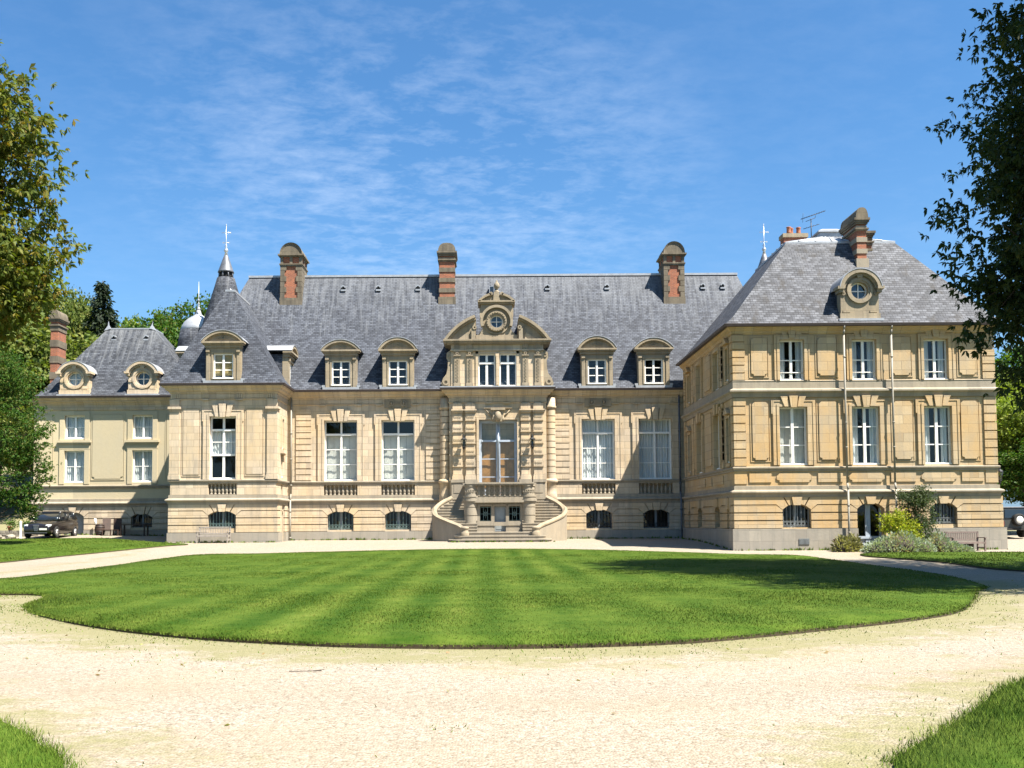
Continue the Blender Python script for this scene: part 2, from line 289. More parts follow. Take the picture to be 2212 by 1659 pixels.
# ------------------------------------------------------------------ mesh helpers
def fr(ox, oy, th=0): # a wall's own frame: u along it, d outwards, z up
    t = R(th); return (ox, oy, math.cos(t), math.sin(t), math.sin(t), -math.cos(t))
F0 = fr(0, 0)
class MB:
    def __init__(s, f=F0): s.v = []; s.f = []; s.m = []; s.fr = f; s.mi = 0; s.sm = False; s.s = []
    def P(s, u, d, z):
        o = s.fr; s.v.append((o[0]+u*o[2]+d*o[4], o[1]+u*o[3]+d*o[5], z)); return len(s.v)-1
    def face(s, ix): s.f.append(tuple(ix)); s.m.append(s.mi); s.s.append(s.sm)
    def quad(s, *pts): s.face([s.P(*p) for p in pts])
    def box(s, u0, u1, d0, d1, z0, z1):
        i = [s.P(u, d, z) for z in (z0, z1) for d in (d0, d1) for u in (u0, u1)]
        for q in ((0, 1, 3, 2), (4, 6, 7, 5), (0, 4, 5, 1), (2, 3, 7, 6), (0, 2, 6, 4), (1, 5, 7, 3)): s.face([i[k] for k in q])
    def prism(s, pts, d0, d1): # outline in (u,z)
        a = [s.P(u, d0, z) for u, z in pts]; b = [s.P(u, d1, z) for u, z in pts]; n = len(pts)
        s.face(a); s.face(b[::-1])
        for k in range(n): s.face((a[k], b[k], b[(k+1) % n], a[(k+1) % n]))
    def extr(s, pts, z0, z1): # outline in (u,d)
        a = [s.P(u, d, z0) for u, d in pts]; b = [s.P(u, d, z1) for u, d in pts]; n = len(pts)
        s.face(a); s.face(b[::-1])
        for k in range(n): s.face((a[k], b[k], b[(k+1) % n], a[(k+1) % n]))
    def loft(s, rings, cap=True, closed=True):
        idx = [[s.P(*p) for p in r] for r in rings]; n = len(idx[0])
        for a, b in zip(idx, idx[1:]):
            for k in range(n if closed else n-1): s.face((a[k], a[(k+1) % n], b[(k+1) % n], b[k]))
        if cap: s.face(idx[0][::-1]); s.face(idx[-1])
    def lathe(s, cu, cd_, prof, n=16, a0=0, a1=2*PI, sm=True):
        o = s.sm; s.sm = sm
        full = abs(a1-a0-2*PI) < 1e-6; k = n if full else n+1
        rings = [[(cu+r*math.cos(a0+(a1-a0)*j/n), cd_+r*math.sin(a0+(a1-a0)*j/n), z) for j in range(k)] for r, z in prof]
        s.loft(rings, True, full); s.sm = o
    def tube(s, p, q, r0, r1=None, n=6):
        r1 = r0 if r1 is None else r1
        a = Vector(p); b = Vector(q); t = (b-a).normalized()
        x = t.cross(Vector((0, 0, 1)) if abs(t.z) < .9 else Vector((1, 0, 0))).normalized(); y = t.cross(x)
        o = s.sm; s.sm = True
        s.loft([[tuple(c+(x*math.cos(2*PI*j/n)+y*math.sin(2*PI*j/n))*r) for j in range(n)] for c, r in ((a, r0), (b, r1))]); s.sm = o
    def path(s, pts, r, n=6):
        for a, b in zip(pts, pts[1:]): s.tube(a, b, r if not isinstance(r, list) else r[0], None, n)
    def arc(s, cu, cz, r0, r1, a0, a1, d0, d1, n=16):
        A = [a0+(a1-a0)*k/n for k in range(n+1)]
        o = s.sm; full = abs(a1-a0-2*PI) < 1e-6
        rg = [[(cu+r*math.cos(t), d, cz+r*math.sin(t)) for r, d in ((r0, d0), (r1, d0), (r1, d1), (r0, d1))] for t in A]
        s.loft(rg, not full)
    def mold(s, path, prof): # profile of (d, z) swept round wall corners with mitres
        n = len(path); rings = []
        for k in range(n):
            p = Vector(path[k]); ns = []
            for a, b in ((k-1, k), (k, k+1)):
                if a >= 0 and b < n:
                    t = (Vector(path[b])-Vector(path[a])).normalized(); ns.append(Vector((t.y, -t.x)))
            o = ns[0] if len(ns) == 1 or (ns[0]-ns[1]).length < 1e-4 else ns[0]+ns[1]
            rings.append([(p.x+d*o.x, -(p.y+d*o.y), z) for d, z in prof])
        f = s.fr; s.fr = F0; s.loft(rings); s.fr = f
    def build(s, name, mats, parent=None, loc=None, rz=0, norm=True):
        me = bpy.data.meshes.new(name); me.from_pydata(s.v, [], s.f)
        for m in (mats if isinstance(mats, (list, tuple)) else [mats]): me.materials.append(M[m] if isinstance(m, str) else m)
        me.polygons.foreach_set('material_index', s.m); me.polygons.foreach_set('use_smooth', s.s)
        if norm:
            bm = bmesh.new(); bm.from_mesh(me); bmesh.ops.recalc_face_normals(bm, faces=bm.faces); bm.to_mesh(me); bm.free()
        me.update(); o = bpy.data.objects.new(name, me); COL.objects.link(o)
        if parent: o.parent = parent
        if loc is not None: o.location = loc; o.rotation_euler = (0, 0, R(rz))
        return o
def thing(name, label, cat, loc=(0, 0, 0), rz=0, group=None):
    o = bpy.data.objects.new(name, None); COL.objects.link(o); o.location = loc; o.rotation_euler = (0, 0, R(rz))
    o.empty_display_size = .3; o['label'] = label; o['category'] = cat
    if group: o['group'] = group
    return o
def tag(o, label, cat, group=None):
    o['label'] = label; o['category'] = cat
    if group: o['group'] = group
    return o
def struct(o, kind='structure'): o['kind'] = kind; return o
def copytree(o, parent=None):
    c = o.copy(); COL.objects.link(c)
    if parent: c.parent = parent
    for ch in list(o.children): copytree(ch, c)
    return c
def ss(a, b, x):
    t = np.clip((x-a)/(b-a), 0, 1); return t*t*(3-2*t)
def gz(x, y):
    x = np.asarray(x, float); y = np.asarray(y, float)
    return (.43*ss(-17, -3, y)*(1-.35*ss(20, 28, x)) + .22*ss(-2, 4, y) + .2*ss(16, 26, -x)*ss(-12, 0, y)
            + 9*ss(14, 75, y)*ss(10, 45, -x))
def g1(x, y): return float(gz(x, y))

# ------------------------------------------------------------------ facade helpers
def wall(mb, u0, u1, z0, z1, ops, d=0, dark=1):
    """front sheet at depth d with openings (a,b,c,e,reveal,rise,back) ; back: box coloured dark for the unlit room, or stone"""
    us = sorted({u0, u1, *[o[0] for o in ops], *[o[1] for o in ops]}); zs = sorted({z0, z1, *[o[2] for o in ops], *[o[3] for o in ops]})
    for a, b in zip(us, us[1:]):
        for c, e in zip(zs, zs[1:]):
            if any(o[0] <= a and b <= o[1] and o[2] <= c and e <= o[3] for o in ops): continue
            mb.mi = 0; mb.quad((a, d, c), (b, d, c), (b, d, e), (a, d, e))
    for (a, b, c, e, rv, rise, back) in ops:
        mb.mi = 0; r = d-rv
        mb.quad((a, d, c), (a, r, c), (a, r, e), (a, d, e)); mb.quad((b, d, c), (b, r, c), (b, r, e), (b, d, e))
        mb.quad((a, d, c), (b, d, c), (b, r, c), (a, r, c)); mb.quad((a, d, e), (b, d, e), (b, r, e), (a, r, e))
        if rise:
            hw = (b-a)/2; cx = (a+b)/2; Rr = (hw*hw+rise*rise)/(2*rise); cz = e-Rr; N = 10
            for sg in (-1, 1):
                pts = [(cx+sg*hw, e)] + [(cx+sg*hw*k/N, cz+math.sqrt(Rr*Rr-(hw*k/N)**2)) for k in range(N+1)][::-1]
                mb.prism(pts[:-1]+[(cx, e-.0005)], d-.001, r+.001)
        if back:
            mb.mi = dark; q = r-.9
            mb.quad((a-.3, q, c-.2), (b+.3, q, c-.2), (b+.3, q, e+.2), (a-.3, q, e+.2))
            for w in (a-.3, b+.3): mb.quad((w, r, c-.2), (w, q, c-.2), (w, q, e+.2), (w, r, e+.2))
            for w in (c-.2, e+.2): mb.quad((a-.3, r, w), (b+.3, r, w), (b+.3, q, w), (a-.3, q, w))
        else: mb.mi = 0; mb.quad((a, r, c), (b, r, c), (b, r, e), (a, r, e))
    mb.mi = 0
def quoins(mb, u0, u1, z0, z1, pitch, d, gap=.06, d0=0):
    d += .02
    n = max(1, round((z1-z0)/pitch)); p = (z1-z0)/n
    for k in range(n): mb.box(u0, u1, d0, d, z0+k*p+gap/2, z0+(k+1)*p-gap/2)
def basement(mb, pl, U0, U1, wins, zt=2.66, d=.10, dp=.15, ztop=1.0, e0=0, e1=0):
    """rusticated courses with grooves and radiating arch stones; wins: (cx, half width, bottom, spring, top, isdoor)"""
    wins = sorted(wins); edges = [U0-e0]
    for a, b in zip(wins, wins[1:]): edges.append((a[0]+b[0])/2)
    edges.append(U1+e1); g = .031; z4 = zt-.38
    lv = [ztop, ztop+(z4-ztop)*.345, ztop+(z4-ztop)*.67, z4]
    if not wins:
        for a, b in zip(lv+[zt], (lv+[zt])[1:]): mb.box(U0-e0, U1+e1, 0, d, a+g, b-g)
        pl.box(U0-e0-(dp-d if e0 else 0), U1+e1+(dp-d if e1 else 0), 0, dp, -.6, ztop-.0); return
    for k, (cx, hw, zb, sp_, top, door) in enumerate(wins):
        for sg, ue in ((-1, edges[k]), (1, edges[k+1])):
            X = lambda q: cx+sg*q
            L = abs(ue-cx)
            for a, b in ((lv[0], lv[1]), (lv[1], lv[2])):
                lo = max(a+g, a+g); mb.box(min(X(hw), ue), max(X(hw), ue), 0, d, lo, b-g)
            mb.prism([(X(hw), lv[2]+g), (ue, lv[2]+g), (ue, z4-g), (X(hw+.30), z4-g), (X(hw), sp_-.02)], 0, d)
            rise = top-sp_; Rr = (hw*hw+rise*rise)/(2*rise); cz = top-Rr
            za = lambda q: cz+math.sqrt(max(Rr*Rr-q*q, 0))
            q1 = hw*.58; t1 = hw*.92; qk = .17; tk = .25
            arcp = [(X(q1+(hw-q1)*j/4+ (g if j == 0 else 0)), za(q1+(hw-q1)*j/4)) for j in range(5)]
            mb.prism([(ue, zt-.002), (X(t1+g), zt-.002)]+arcp+[(X(hw+.30), z4+g*.6), (ue, z4+g*.6)], 0, d+.004)
            mb.prism([(X(tk+g), zt-.002), (X(t1-g), zt-.002)]+[(X(q1-g-(q1-g-qk-g)*j/3), za(q1-g-(q1-g-qk-g)*j/3)) for j in range(4)], 0, d+.002)
            if sg == 1: mb.prism([(cx-tk, zt-.003), (cx+tk, zt-.003), (cx+qk, za(qk)-.05), (cx-qk, za(qk)-.05)], 0, d+.07)
            if door: pl.box(min(X(hw), ue), max(X(hw), ue), 0, dp, -.6, ztop)
        if not door: pl.box(edges[k]-(dp-d if k == 0 and e0 else 0), edges[k+1]+(dp-d if k == len(wins)-1 and e1 else 0), 0, dp, -.6, ztop)
def architrave(mb, a, b, c, e, w=.38, d=.07, ears=.07, earh=.65):
    mb.box(a-w, a, 0, d, c, e); mb.box(b, b+w, 0, d, c, e); mb.box(a-w, b+w, 0, d, e, e+w)
    mb.box(a-.13, a, d, d+.03, c, e); mb.box(b, b+.13, d, d+.03, c, e); mb.box(a-.13, b+.13, d, d+.03, e, e+.13)
    mb.box(a-w, a-w+.06, d, d+.025, c, e+w-.06); mb.box(b+w-.06, b+w, d, d+.025, c, e+w-.06); mb.box(a-w, b+w, d, d+.026, e+w-.06, e+w)
    if ears:
        for q0, q1 in ((a-w-ears, a-w), (b+w, b+w+ears)): mb.box(q0, q1, 0, d+.02, e+w-earh, e+w+.003)
def keystones(mb, cx, zb, zt, d=.1, s=1.0):
    mb.prism([(cx-.14*s, zb), (cx+.14*s, zb), (cx+.21*s, zt), (cx-.21*s, zt)], 0, d+.11)
    for sg in (-1, 1): mb.prism([(cx+sg*.20*s, zb+.03), (cx+sg*.42*s, zb+.03), (cx+sg*.62*s, zt-.02), (cx+sg*.29*s, zt-.02)], 0, d+.05)
def panel(mb, a, b, c, e, d=.05, cut=.13, rim=True):
    if rim:
        w = .1
        for q in ((a-w, a-w+.05, c-w, e+w), (b+w-.05, b+w, c-w, e+w)): mb.box(q[0], q[1], 0, .03, q[2], q[3])
        mb.box(a-w+.05, b+w-.05, 0, .03, c-w, c-w+.05); mb.box(a-w+.05, b+w-.05, 0, .03, e+w-.05, e+w)
    k = cut
    mb.prism([(a+k, c), (b-k, c), (b-k, c+k*.6), (b, c+k), (b, e-k), (b-k, e), (a+k, e), (a, e-k), (a, c+k), (a+k, c+k*.6)], 0, d)
BALP = [(.055, 0), (.075, .0), (.075, .06), (.045, .09), (.05, .12), (.085, .22), (.08, .30), (.04, .44), (.036, .52), (.06, .555), (.07, .56), (.07, .62)]
bal_me = None
def balusters(parent, f, a, b, z0, n, d, h=.66):
    """a run of turned balusters under a window"""
    root = MB(f); root.box(a, b, d-.08, d+.09, z0-.05, z0+.02); root.box(a, b, d-.08, d+.09, z0+h-.03, z0+h+.02)
    ro = root.build('balustrade', 'stone_pale', parent)
    global bal_me
    for k in range(n):
        u = a+(b-a)*(k+.5)/n
        if bal_me is None:
            m = MB(); m.lathe(0, 0, [(r_, z/.62*.61+.02) for r_, z in BALP], 10); o = m.build('baluster', 'stone_pale', ro); bal_me = o.data
        else: o = bpy.data.objects.new('baluster', bal_me); COL.objects.link(o); o.parent = ro
        o.location = (f[0]+u*f[2]+d*f[4], f[1]+u*f[3]+d*f[5], z0); o.scale = (1.1, 1.1, h/.66)
WC = {}
def window(parent, f, cx, z0, w, h, tiers, dep, key, back=None, fm='white', cols=2, fw=.085, mw=.11, bar=.05, label=None, sillw=True):
    """casement: tiers = [(top of tier as fraction, panes high)]; back = list per tier of what hangs behind"""
    k = (key, round(w, 3), round(h, 3))
    th = math.degrees(math.atan2(f[3], f[2])); loc = (f[0]+cx*f[2]-dep*f[4], f[1]+cx*f[3]-dep*f[5], z0)
    if k in WC: o = copytree(WC[k], parent); o.location = loc; o.rotation_euler = (0, 0, R(th))
    else:
        m = MB(); hw = w/2
        m.box(-hw, -hw+fw, 0, .08, 0, h); m.box(hw-fw, hw, 0, .08, 0, h)
        m.box(-hw+fw, hw-fw, 0, .08, h-fw, h); m.box(-hw+fw, hw-fw, 0, .1, 0, fw*1.1)
        if sillw: m.box(-hw-.02, hw+.02, .08, .2, -.0, .07)
        zb = fw*1.1
        for t, (tt, pn) in enumerate(tiers):
            zt = tt*h if t < len(tiers)-1 else h-fw
            for c in range(1, cols): x = -hw+w*c/cols; m.box(x-mw/2, x+mw/2, .0, .095, zb, zt)
            for q in range(1, pn):
                z = zb+(zt-zb)*q/pn
                for c in range(cols):
                    x0 = -hw+w*c/cols+(fw if c == 0 else mw/2); x1 = -hw+w*(c+1)/cols-(fw if c == cols-1 else mw/2)
                    m.box(x0, x1, .02, .06, z-bar/2, z+bar/2)
            if t < len(tiers)-1: m.box(-hw+fw, hw-fw, 0, .13, zt-.06, zt+.06); zt += .06
            zb = zt
        o = m.build('window', fm, parent, loc, th)
        p = MB(); p.quad((-hw+.02, .033, .03), (hw-.02, .033, .03), (hw-.02, .033, h-.03), (-hw+.02, .033, h-.03)); p.build('pane', 'glass', o)
        zb = .05
        for t, (tt, pn) in enumerate(tiers):
            zt = tt*h; bk = (back or [None]*9)[t]
            if bk in ('shutter', 'oak'):
                s_ = MB(); nl = 4
                for c in range(nl):
                    a = -hw+.05+(w-.1)*c/nl; b_ = a+(w-.1)/nl-.012
                    s_.box(a, b_, -.16, -.13, zb, zt); n_ = max(2, pn)
                    for q in range(n_):
                        z = zb+(zt-zb)*q/n_; e = zb+(zt-zb)*(q+1)/n_
                        s_.box(a+.09, b_-.09, -.13, -.115, z+.1, e-.1)
                s_.build('inner_shutter', 'shutter' if bk == 'shutter' else 'oak', o)
            elif bk in ('curtain', 'blind', 'lace', 'open'):
                s_ = MB(); s_.sm = True
                spans = [(-hw+.03, hw-.03)] if bk != 'open' else [(-hw+.03, -hw*.38), (hw*.45, hw-.03)]
                for a, b_ in spans:
                    N = max(8, int((b_-a)/.03)); amp = .03 if bk != 'blind' else .002; ph = random.random()*6
                    top = zt if bk != 'lace' else zb+(zt-zb)*.36
                    rr = [(a+(b_-a)*j/N, (-.12 if bk != 'blind' else -.05)+amp*math.sin(j*1.15+ph)+amp*.6*math.sin(j*.53+ph)) for j in range(N+1)]
                    s_.loft([[(u, d_, zb) for u, d_ in rr], [(u, d_, top) for u, d_ in rr]], False, False)
                s_.build('curtain' if bk != 'blind' else 'blind', 'blind' if bk == 'blind' else 'curtain', o, norm=False)
            zb = zt
        WC[k] = o
    if label: o['label'] = label
    return o
def grille(parent, f, cx, hw, zb, sp_, top, d, mt, n=7):
    m = MB(f); rise = top-sp_; Rr = (hw*hw+rise*rise)/(2*rise); cz = top-Rr
    for k in range(n):
        u = cx-hw+2*hw*(k+.5)/n; zt = cz+math.sqrt(Rr*Rr-(u-cx)**2)
        m.box(u-.014, u+.014, d-.014, d+.014, zb+.02, zt+.02)
    for z in (zb+.07, zb+.30): m.box(cx-hw, cx+hw, d-.012, d+.022, z-.015, z+.015)
    for k in range(n-1):
        u = cx-hw+2*hw*(k+1)/n; m.arc(u, zb+.185, .06, .085, 0, 2*PI, d-.01, d+.01, 8)
    return m.build('window_grille', mt, parent)
def basewin(parent, f, cx, hw, zb, top, dep=.32):
    return window(parent, f, cx, zb, hw*2, top-zb, [(1, 1)], dep, 'base', None, 'greydoor', fw=.05, mw=.13, sillw=False)

# ------------------------------------------------------------------ the château: one building, its parts are children
CH = thing('chateau', 'pale limestone château with slate roofs, brick chimneys, entrance stairs and corner pavilions', 'building', (0, 0, 0))
random.seed(4)
def part(mb, name, mats, label=None, parent=None):
    o = mb.build(name, mats, parent or CH)
    if label: o['label'] = label
    return o
CX = .74
# ---- main block
XL, XR = -12.2, 12.1
wmain = [-8.92, -5.40, 6.90, 10.40]
mb = MB(); bw = [(x, .80, 1.1, 2.0, 2.26, False) for x in wmain]
ops = [(x-1.02, x+1.02, 4.1, 7.82, .34, 0, True) for x in wmain] + [(x-.80, x+.80, 1.1, 2.26, .5, .26, True) for x in wmain]
ops += [(x-1.03, x+1.03, 3.2, 3.88, .36, 0, False) for x in wmain]
wall(mb, XL, XR, -.6, 9.5, ops)
mb.box(-18.5, -18.2, -10, -.5, 5, 9.6); mb.box(-18.4, 18.6, -10.2, -10, -.5, 9.6); mb.box(18.4, 18.7, -10, -1, -.5, 9.6); mb.box(XR, 18.5, -.3, -.02, -.5, 9.5); mb.box(-18.3, XL, -.3, -.02, -.5, 9.5)
mb.box(-18.2, 18.4, -9.9, -.35, 9.42, 9.5)
for x in wmain: architrave(mb, x-1.02, x+1.02, 4.1, 7.82)
for x in wmain: keystones(mb, x, 7.74, 8.5)
part(mb, 'wall', ['stone', 'room'], 'long pale limestone front wall of the central block')
for a, b, w_ in ((XL, -2.6, bw[:2]), (4.1, XR, bw[2:])):
    m1 = MB(); p1 = MB(); basement(m1, p1, a, b, w_); part(m1, 'rusticated_basement', 'stone'); part(p1, 'plinth', 'stone_grey')
PORT = [(-2.22, -.0), (-2.22, -.7), (3.68, -.7), (3.68, 0)]
fullpath = [(XL, 0), (-2.22, 0), (-2.22, -.7), (3.68, -.7), (3.68, 0), (XR, 0)]
def bands(paths, sillz, eavez, eave=True, sc=True):
    for p in paths:
        if sc:
            m = MB(); m.mold(p, [(0, 2.62), (.11, 2.63), (.12, 2.70), (.14, 2.79), (.22, 2.84), (.25, 2.87), (.25, 2.92), (.21, 2.96), (.09, 3.01), (.09, 3.19), (0, 3.2)]); part(m, 'string_course', 'stone_pale')
            m = MB(); m.mold(p, [(0, sillz-.2), (.06, sillz-.19), (.07, sillz-.10), (.13, sillz-.07), (.14, sillz-.01), (.10, sillz+.02), (0, sillz+.03)]); part(m, 'sill_course', 'stone_pale')
        if eave:
            e = eavez-9.6
            m = MB(); m.mold(p, [(0, 8.75+e), (.05, 8.77+e), (.07, 8.82+e), (.03, 8.84+e), (.03, 9.10+e), (.08, 9.13+e), (.12, 9.22+e), (.26, 9.30+e), (.30, 9.40+e), (.42, 9.46+e), (.46, 9.55+e), (0, 9.57+e)]); part(m, 'cornice', 'stone')
            m = MB(); m.mold(p, [(.40, 9.53+e), (.54, 9.54+e), (.57, 9.66+e), (.50, 9.68+e), (.40, 9.6+e)]); part(m, 'gutter', 'gutter')
bands([[(XL, 0), (-2.22, 0)], [(3.68, 0), (XR, 0)]], 4.06, 9.6, False)
bands([fullpath], 4.06, 9.6, True, False)
for a, b in ((XL, wmain[0]-1.03), (wmain[0]+1.03, wmain[1]-1.03), (wmain[1]+1.03, -2.3), (3.7, wmain[2]-1.03), (wmain[2]+1.03, wmain[3]-1.03), (wmain[3]+1.03, XR)):
    m = MB(); m.box(a, b, 0, .05, 3.2, 3.86)
    for q in (a+.18, b-.18): m.box(q-.02, q+.02, .05, .062, 3.2, 3.86)
    part(m, 'parapet_block', 'stone')
for a, b in ((-11.66, -10.74), (-3.68, -2.80), (4.24, 5.14)): m = MB(); quoins(m, a, b, 4.12, 8.55, .385, .055); part(m, 'quoin', 'stone')
# frieze: triglyph blocks, plain panels and two carved reliefs
def frieze(mb, f0, u0, u1, tri, z=8.86, d0=.03):
    for u in tri:
        for k in (-1, 0, 1): mb.box(u+k*.12-.045, u+k*.12+.045, d0, d0+.06, z, z+.25)
        mb.box(u-.19, u+.19, d0, d0+.09, z-.14, z-.06)
    us = [u0]+list(tri)+[u1]
    for a, b in zip(us, us[1:]):
        if b-a > .8: mb.box(a+.32, b-.32, d0, d0+.025, z+.02, z+.22)
m = MB(); frieze(m, F0, XL, -2.4, (-10.05, -7.8, -6.55, -4.3)); part(m, 'frieze', 'stone')
m = MB(); frieze(m, F0, 3.8, XR, (5.75, 8.0, 9.3, 11.5)); part(m, 'frieze', 'stone')
for cx in (-5.42, 6.9):
    m = MB(); m.box(cx-.82, cx+.82, 0, .07, 8.58, 9.12)
    for sg in (-1, 1):
        m.arc(cx+sg*.38, 8.86, .13, .2, 0, 2*PI, .07, .13, 12); m.lathe(cx+sg*.38, .07, [(.0, 8.72), (.08, 8.78), (.1, 8.88), (.05, 8.98), (0, 9.0)], 8)
        m.arc(cx+sg*.1, 8.86, .05, .09, 0, 2*PI, .07, .11, 10)
    part(m, 'carved_relief', 'stone_worn')
for k, x in enumerate(wmain):
    bk = ['dark', 'shutter'][0:0]
    if k < 2: window(CH, F0, x, 4.1, 2.04, 3.72, [(.77, 3), (1, 1)], .34, 'tallS', ['shutter', None])
    else: window(CH, F0, x, 4.1, 2.04, 3.72, [(.77, 3), (1, 1)], .34, 'tallC%d' % k, ['curtain', 'curtain'])
    balusters(CH, F0, x-1.02, x+1.02, 3.2, 8, -.1)
    basewin(CH, F0, x, .80, 1.1, 2.26); grille(CH, F0, x, .80, 1.1, 2.0, 2.26, -.1, 'greeniron' if k < 2 else 'iron', 8)
# ---- entrance bay
fp = fr(0, -.7); mb = MB(fp)
wall(mb, -2.22, 3.68, -.5, 9.5, [(-.42, 1.90, 2.6, 7.74, .34, 0, True)])
mb.box(-2.22, -2.0, -.7, -.01, -.5, 9.5); mb.box(3.46, 3.68, -.7, -.01, -.5, 9.5)
mb.box(-.56, -.42, 0, .1, 2.9, 7.74); mb.box(1.90, 2.04, 0, .1, 2.9, 7.74); mb.box(-.56, 2.04, 0, .1, 7.74, 7.88)
mb.box(-.62, -.56, 0, .05, 2.9, 7.88); mb.box(2.04, 2.10, 0, .05, 2.9, 7.88)
mb.prism([(-.62, 7.9), (2.10, 7.9), (2.2, 8.35), (-.72, 8.35)], 0, .06); mb.box(-.12, 1.6, 0, .16, 8.42, 8.5)
frieze(mb, fp, -2.2, 3.66, (-1.72, -.95, .2, 1.28, 2.43, 3.18))
part(mb, 'entrance_wall', ['stone', 'room'])
m = MB(fp); m.prism([(.5, 7.62), (.98, 7.62), (1.14, 8.42), (.34, 8.42)], .06, .24); m.box(.3, 1.18, .1, .34, 8.3, 8.44)
m.lathe(.74, .26, [(0, 7.55), (.10, 7.62), (.19, 7.8), (.21, 7.98), (.15, 8.16), (0, 8.26)], 12)
for sg in (-1, 1): m.lathe(.74+sg*.3, .14, [(0, 7.6), (.08, 7.66), (.1, 7.8), (.05, 7.95), (0, 8.0)], 8); m.tube((.74+sg*.36, .12, 7.9), (.74+sg*.75, .1, 8.36), .05, .03)
part(m, 'carved_keystone', 'stone_worn', 'carved mask keystone over the entrance door')
for u0, u1 in ((-1.99, -1.44), (-1.21, -.66), (2.14, 2.69), (2.91, 3.46)):
    m = MB(fp); z = 4.62
    m.box(u0-.06, u1+.06, 0, .26, 4.1, 4.3); m.box(u0-.03, u1+.03, 0, .23, 4.3, 4.42); m.box(u0, u1, 0, .14, 4.42, 8.12)
    while z < 7.9:
        m.box(u0-.02, u1+.02, 0, .20, z+.30, z+.66); q = z+.38
        m.box(u0+.05, u1-.05, .20, .225, q+.12, q+.2)
        for j in range(4): m.arc(u0+.1+j*.115, q+.1, .03, .06, 0, 2*PI, .20, .22, 6)
        m.box(u0-.035, u1+.035, 0, .215, z+.25, z+.29); z += .70
    m.box(u0-.03, u1+.03, 0, .2, 8.1, 8.17); m.box(u0-.07, u1+.07, 0, .28, 8.17, 8.28); m.box(u0-.10, u1+.10, 0, .34, 8.28, 8.36)
    m.box(u0-.02, u1+.02, 0, .2, 8.36, 8.72)
    part(m, 'pilaster', 'stone')
    m = MB(fp); m.box(u0-.1, u1+.1, 0, .28, 3.15, 3.92); m.box(u0+.04, u1-.04, .28, .30, 3.28, 3.8); m.box(u0-.14, u1+.14, 0, .33, 3.92, 4.1); m.box(u0-.12, u1+.12, 0, .31, 2.7, 3.15); part(m, 'pedestal', 'stone_pale')
for cx in (-2.5, 3.96):
    m = MB(); z = 4.12; ft = .385
    while z < 8.5: m.lathe(cx, .25, [(.265, z-.03), (.265, z+ft+.03)], 20); m.lathe(cx, .25, [(.30, z+.022), (.30, z+ft-.022)], 28, sm=False); z += ft
    m.lathe(cx, .25, [(.34, 8.45), (.37, 8.55), (.31, 8.62), (.31, 9.1)], 20); m.lathe(cx, .25, [(.40, 2.6), (.36, 3.2), (.33, 3.3), (.33, 3.86), (.42, 3.92), (.42, 4.06), (.34, 4.14)], 20)
    m.lathe(cx, .25, [(.46, -.4), (.44, 2.6)], 20)
    part(m, 'engaged_column', 'stone')
d = window(CH, fp, .74, 2.98, 2.32, 4.74, [(.735, 3), (1, 1)], .34, 'door', ['oak', None], 'bluegrey', fw=.17, mw=.26, bar=.05, sillw=False)
d.name = 'entrance_door'; d['label'] = 'tall blue grey double door with oak shutters behind its glass'
m = MB(fp); m.lathe(.74, -.20, [(.07, 4.0), (.07, 6.4), (.1, 6.45), (.06, 6.6), (.05, 7.5)], 8)
for sg in (-1, 1): m.box(.74+sg*.62-.4, .74+sg*.62+.4, -.26, -.22, 3.1, 3.55); m.box(.74+sg*.62-.32, .74+sg*.62+.32, -.22, -.205, 3.18, 3.48)
m.tube((.88, -.2, 4.35), (.88, -.12, 4.35), .03); m.build('door_moulding', 'bluegrey', CH)
# ---- horseshoe staircase
SCX = .78
ST = None
body = MB()
def xo(y): # outer edge of the left flight, as distance from the axis
    t = [(-.6, 2.4), (-1.0, 2.95), (-1.6, 3.62), (-2.3, 3.95), (-3.0, 3.72), (-3.6, 3.05), (-4.15, 2.35), (-4.6, 2.08), (-5.0, 2.0)]
    y = max(min(y, -1.0), -4.59)
    for k in range(1, len(t)-2):
        (ya, a), (yb, b) = t[k], t[k+1]
        if ya >= y >= yb:
            q = (y-ya)/(yb-ya); sl = lambda m_: (t[m_+1][1]-t[m_-1][1])/(t[m_+1][0]-t[m_-1][0])*(yb-ya)
            return (2*q**3-3*q*q+1)*a+(q**3-2*q*q+q)*sl(k)+(3*q*q-2*q**3)*b+(q**3-q*q)*sl(k+1)
    return t[-2][1]
YF = -3.05
mb = MB(fr(0, YF)); zg = .3
wall(mb, SCX-1.75, SCX+1.75, zg, 2.72, [(-.38, .28, 1.58, 2.44, .35, 0, True), (.47, 1.13, .96, 2.44, .3, 0, False), (1.31, 1.97, 1.58, 2.44, .35, 0, True)])
mb.box(SCX-1.7, SCX+1.7, -2.3, -1.3, zg, 2.7)
for a, b in ((-.42, .32), (.43, 1.17), (1.27, 2.01)): mb.box(a-.07, b+.07, 0, .05, 2.47, 2.56)
mb.box(SCX-1.8, SCX+1.8, 0, .04, 1.32, 1.52); mb.box(.43, 1.17, .04, .045, 1.31, 1.53)
for sg in (-1, 1): mb.box(SCX+sg*1.75-.03 if sg > 0 else SCX-1.75, SCX+1.78 if sg > 0 else SCX-1.72, -2.3, 0, zg, 2.7)
ST = part(mb, 'staircase', ['stone_pale', 'room'], 'double horseshoe staircase rising to the entrance')
m = MB(); m.extr([(SCX-1.75, 3.2), (SCX+1.75, 3.2), (SCX+1.75, .7), (SCX-1.75, .7)], 2.72, 2.94)
m.box(SCX-1.85, SCX+1.85, 3.0, 3.32, 2.66, 2.80); m.box(SCX-1.8, SCX+1.8, 3.0, 3.25, 2.80, 2.97); part(m, 'landing', 'stone_pale', None, ST)
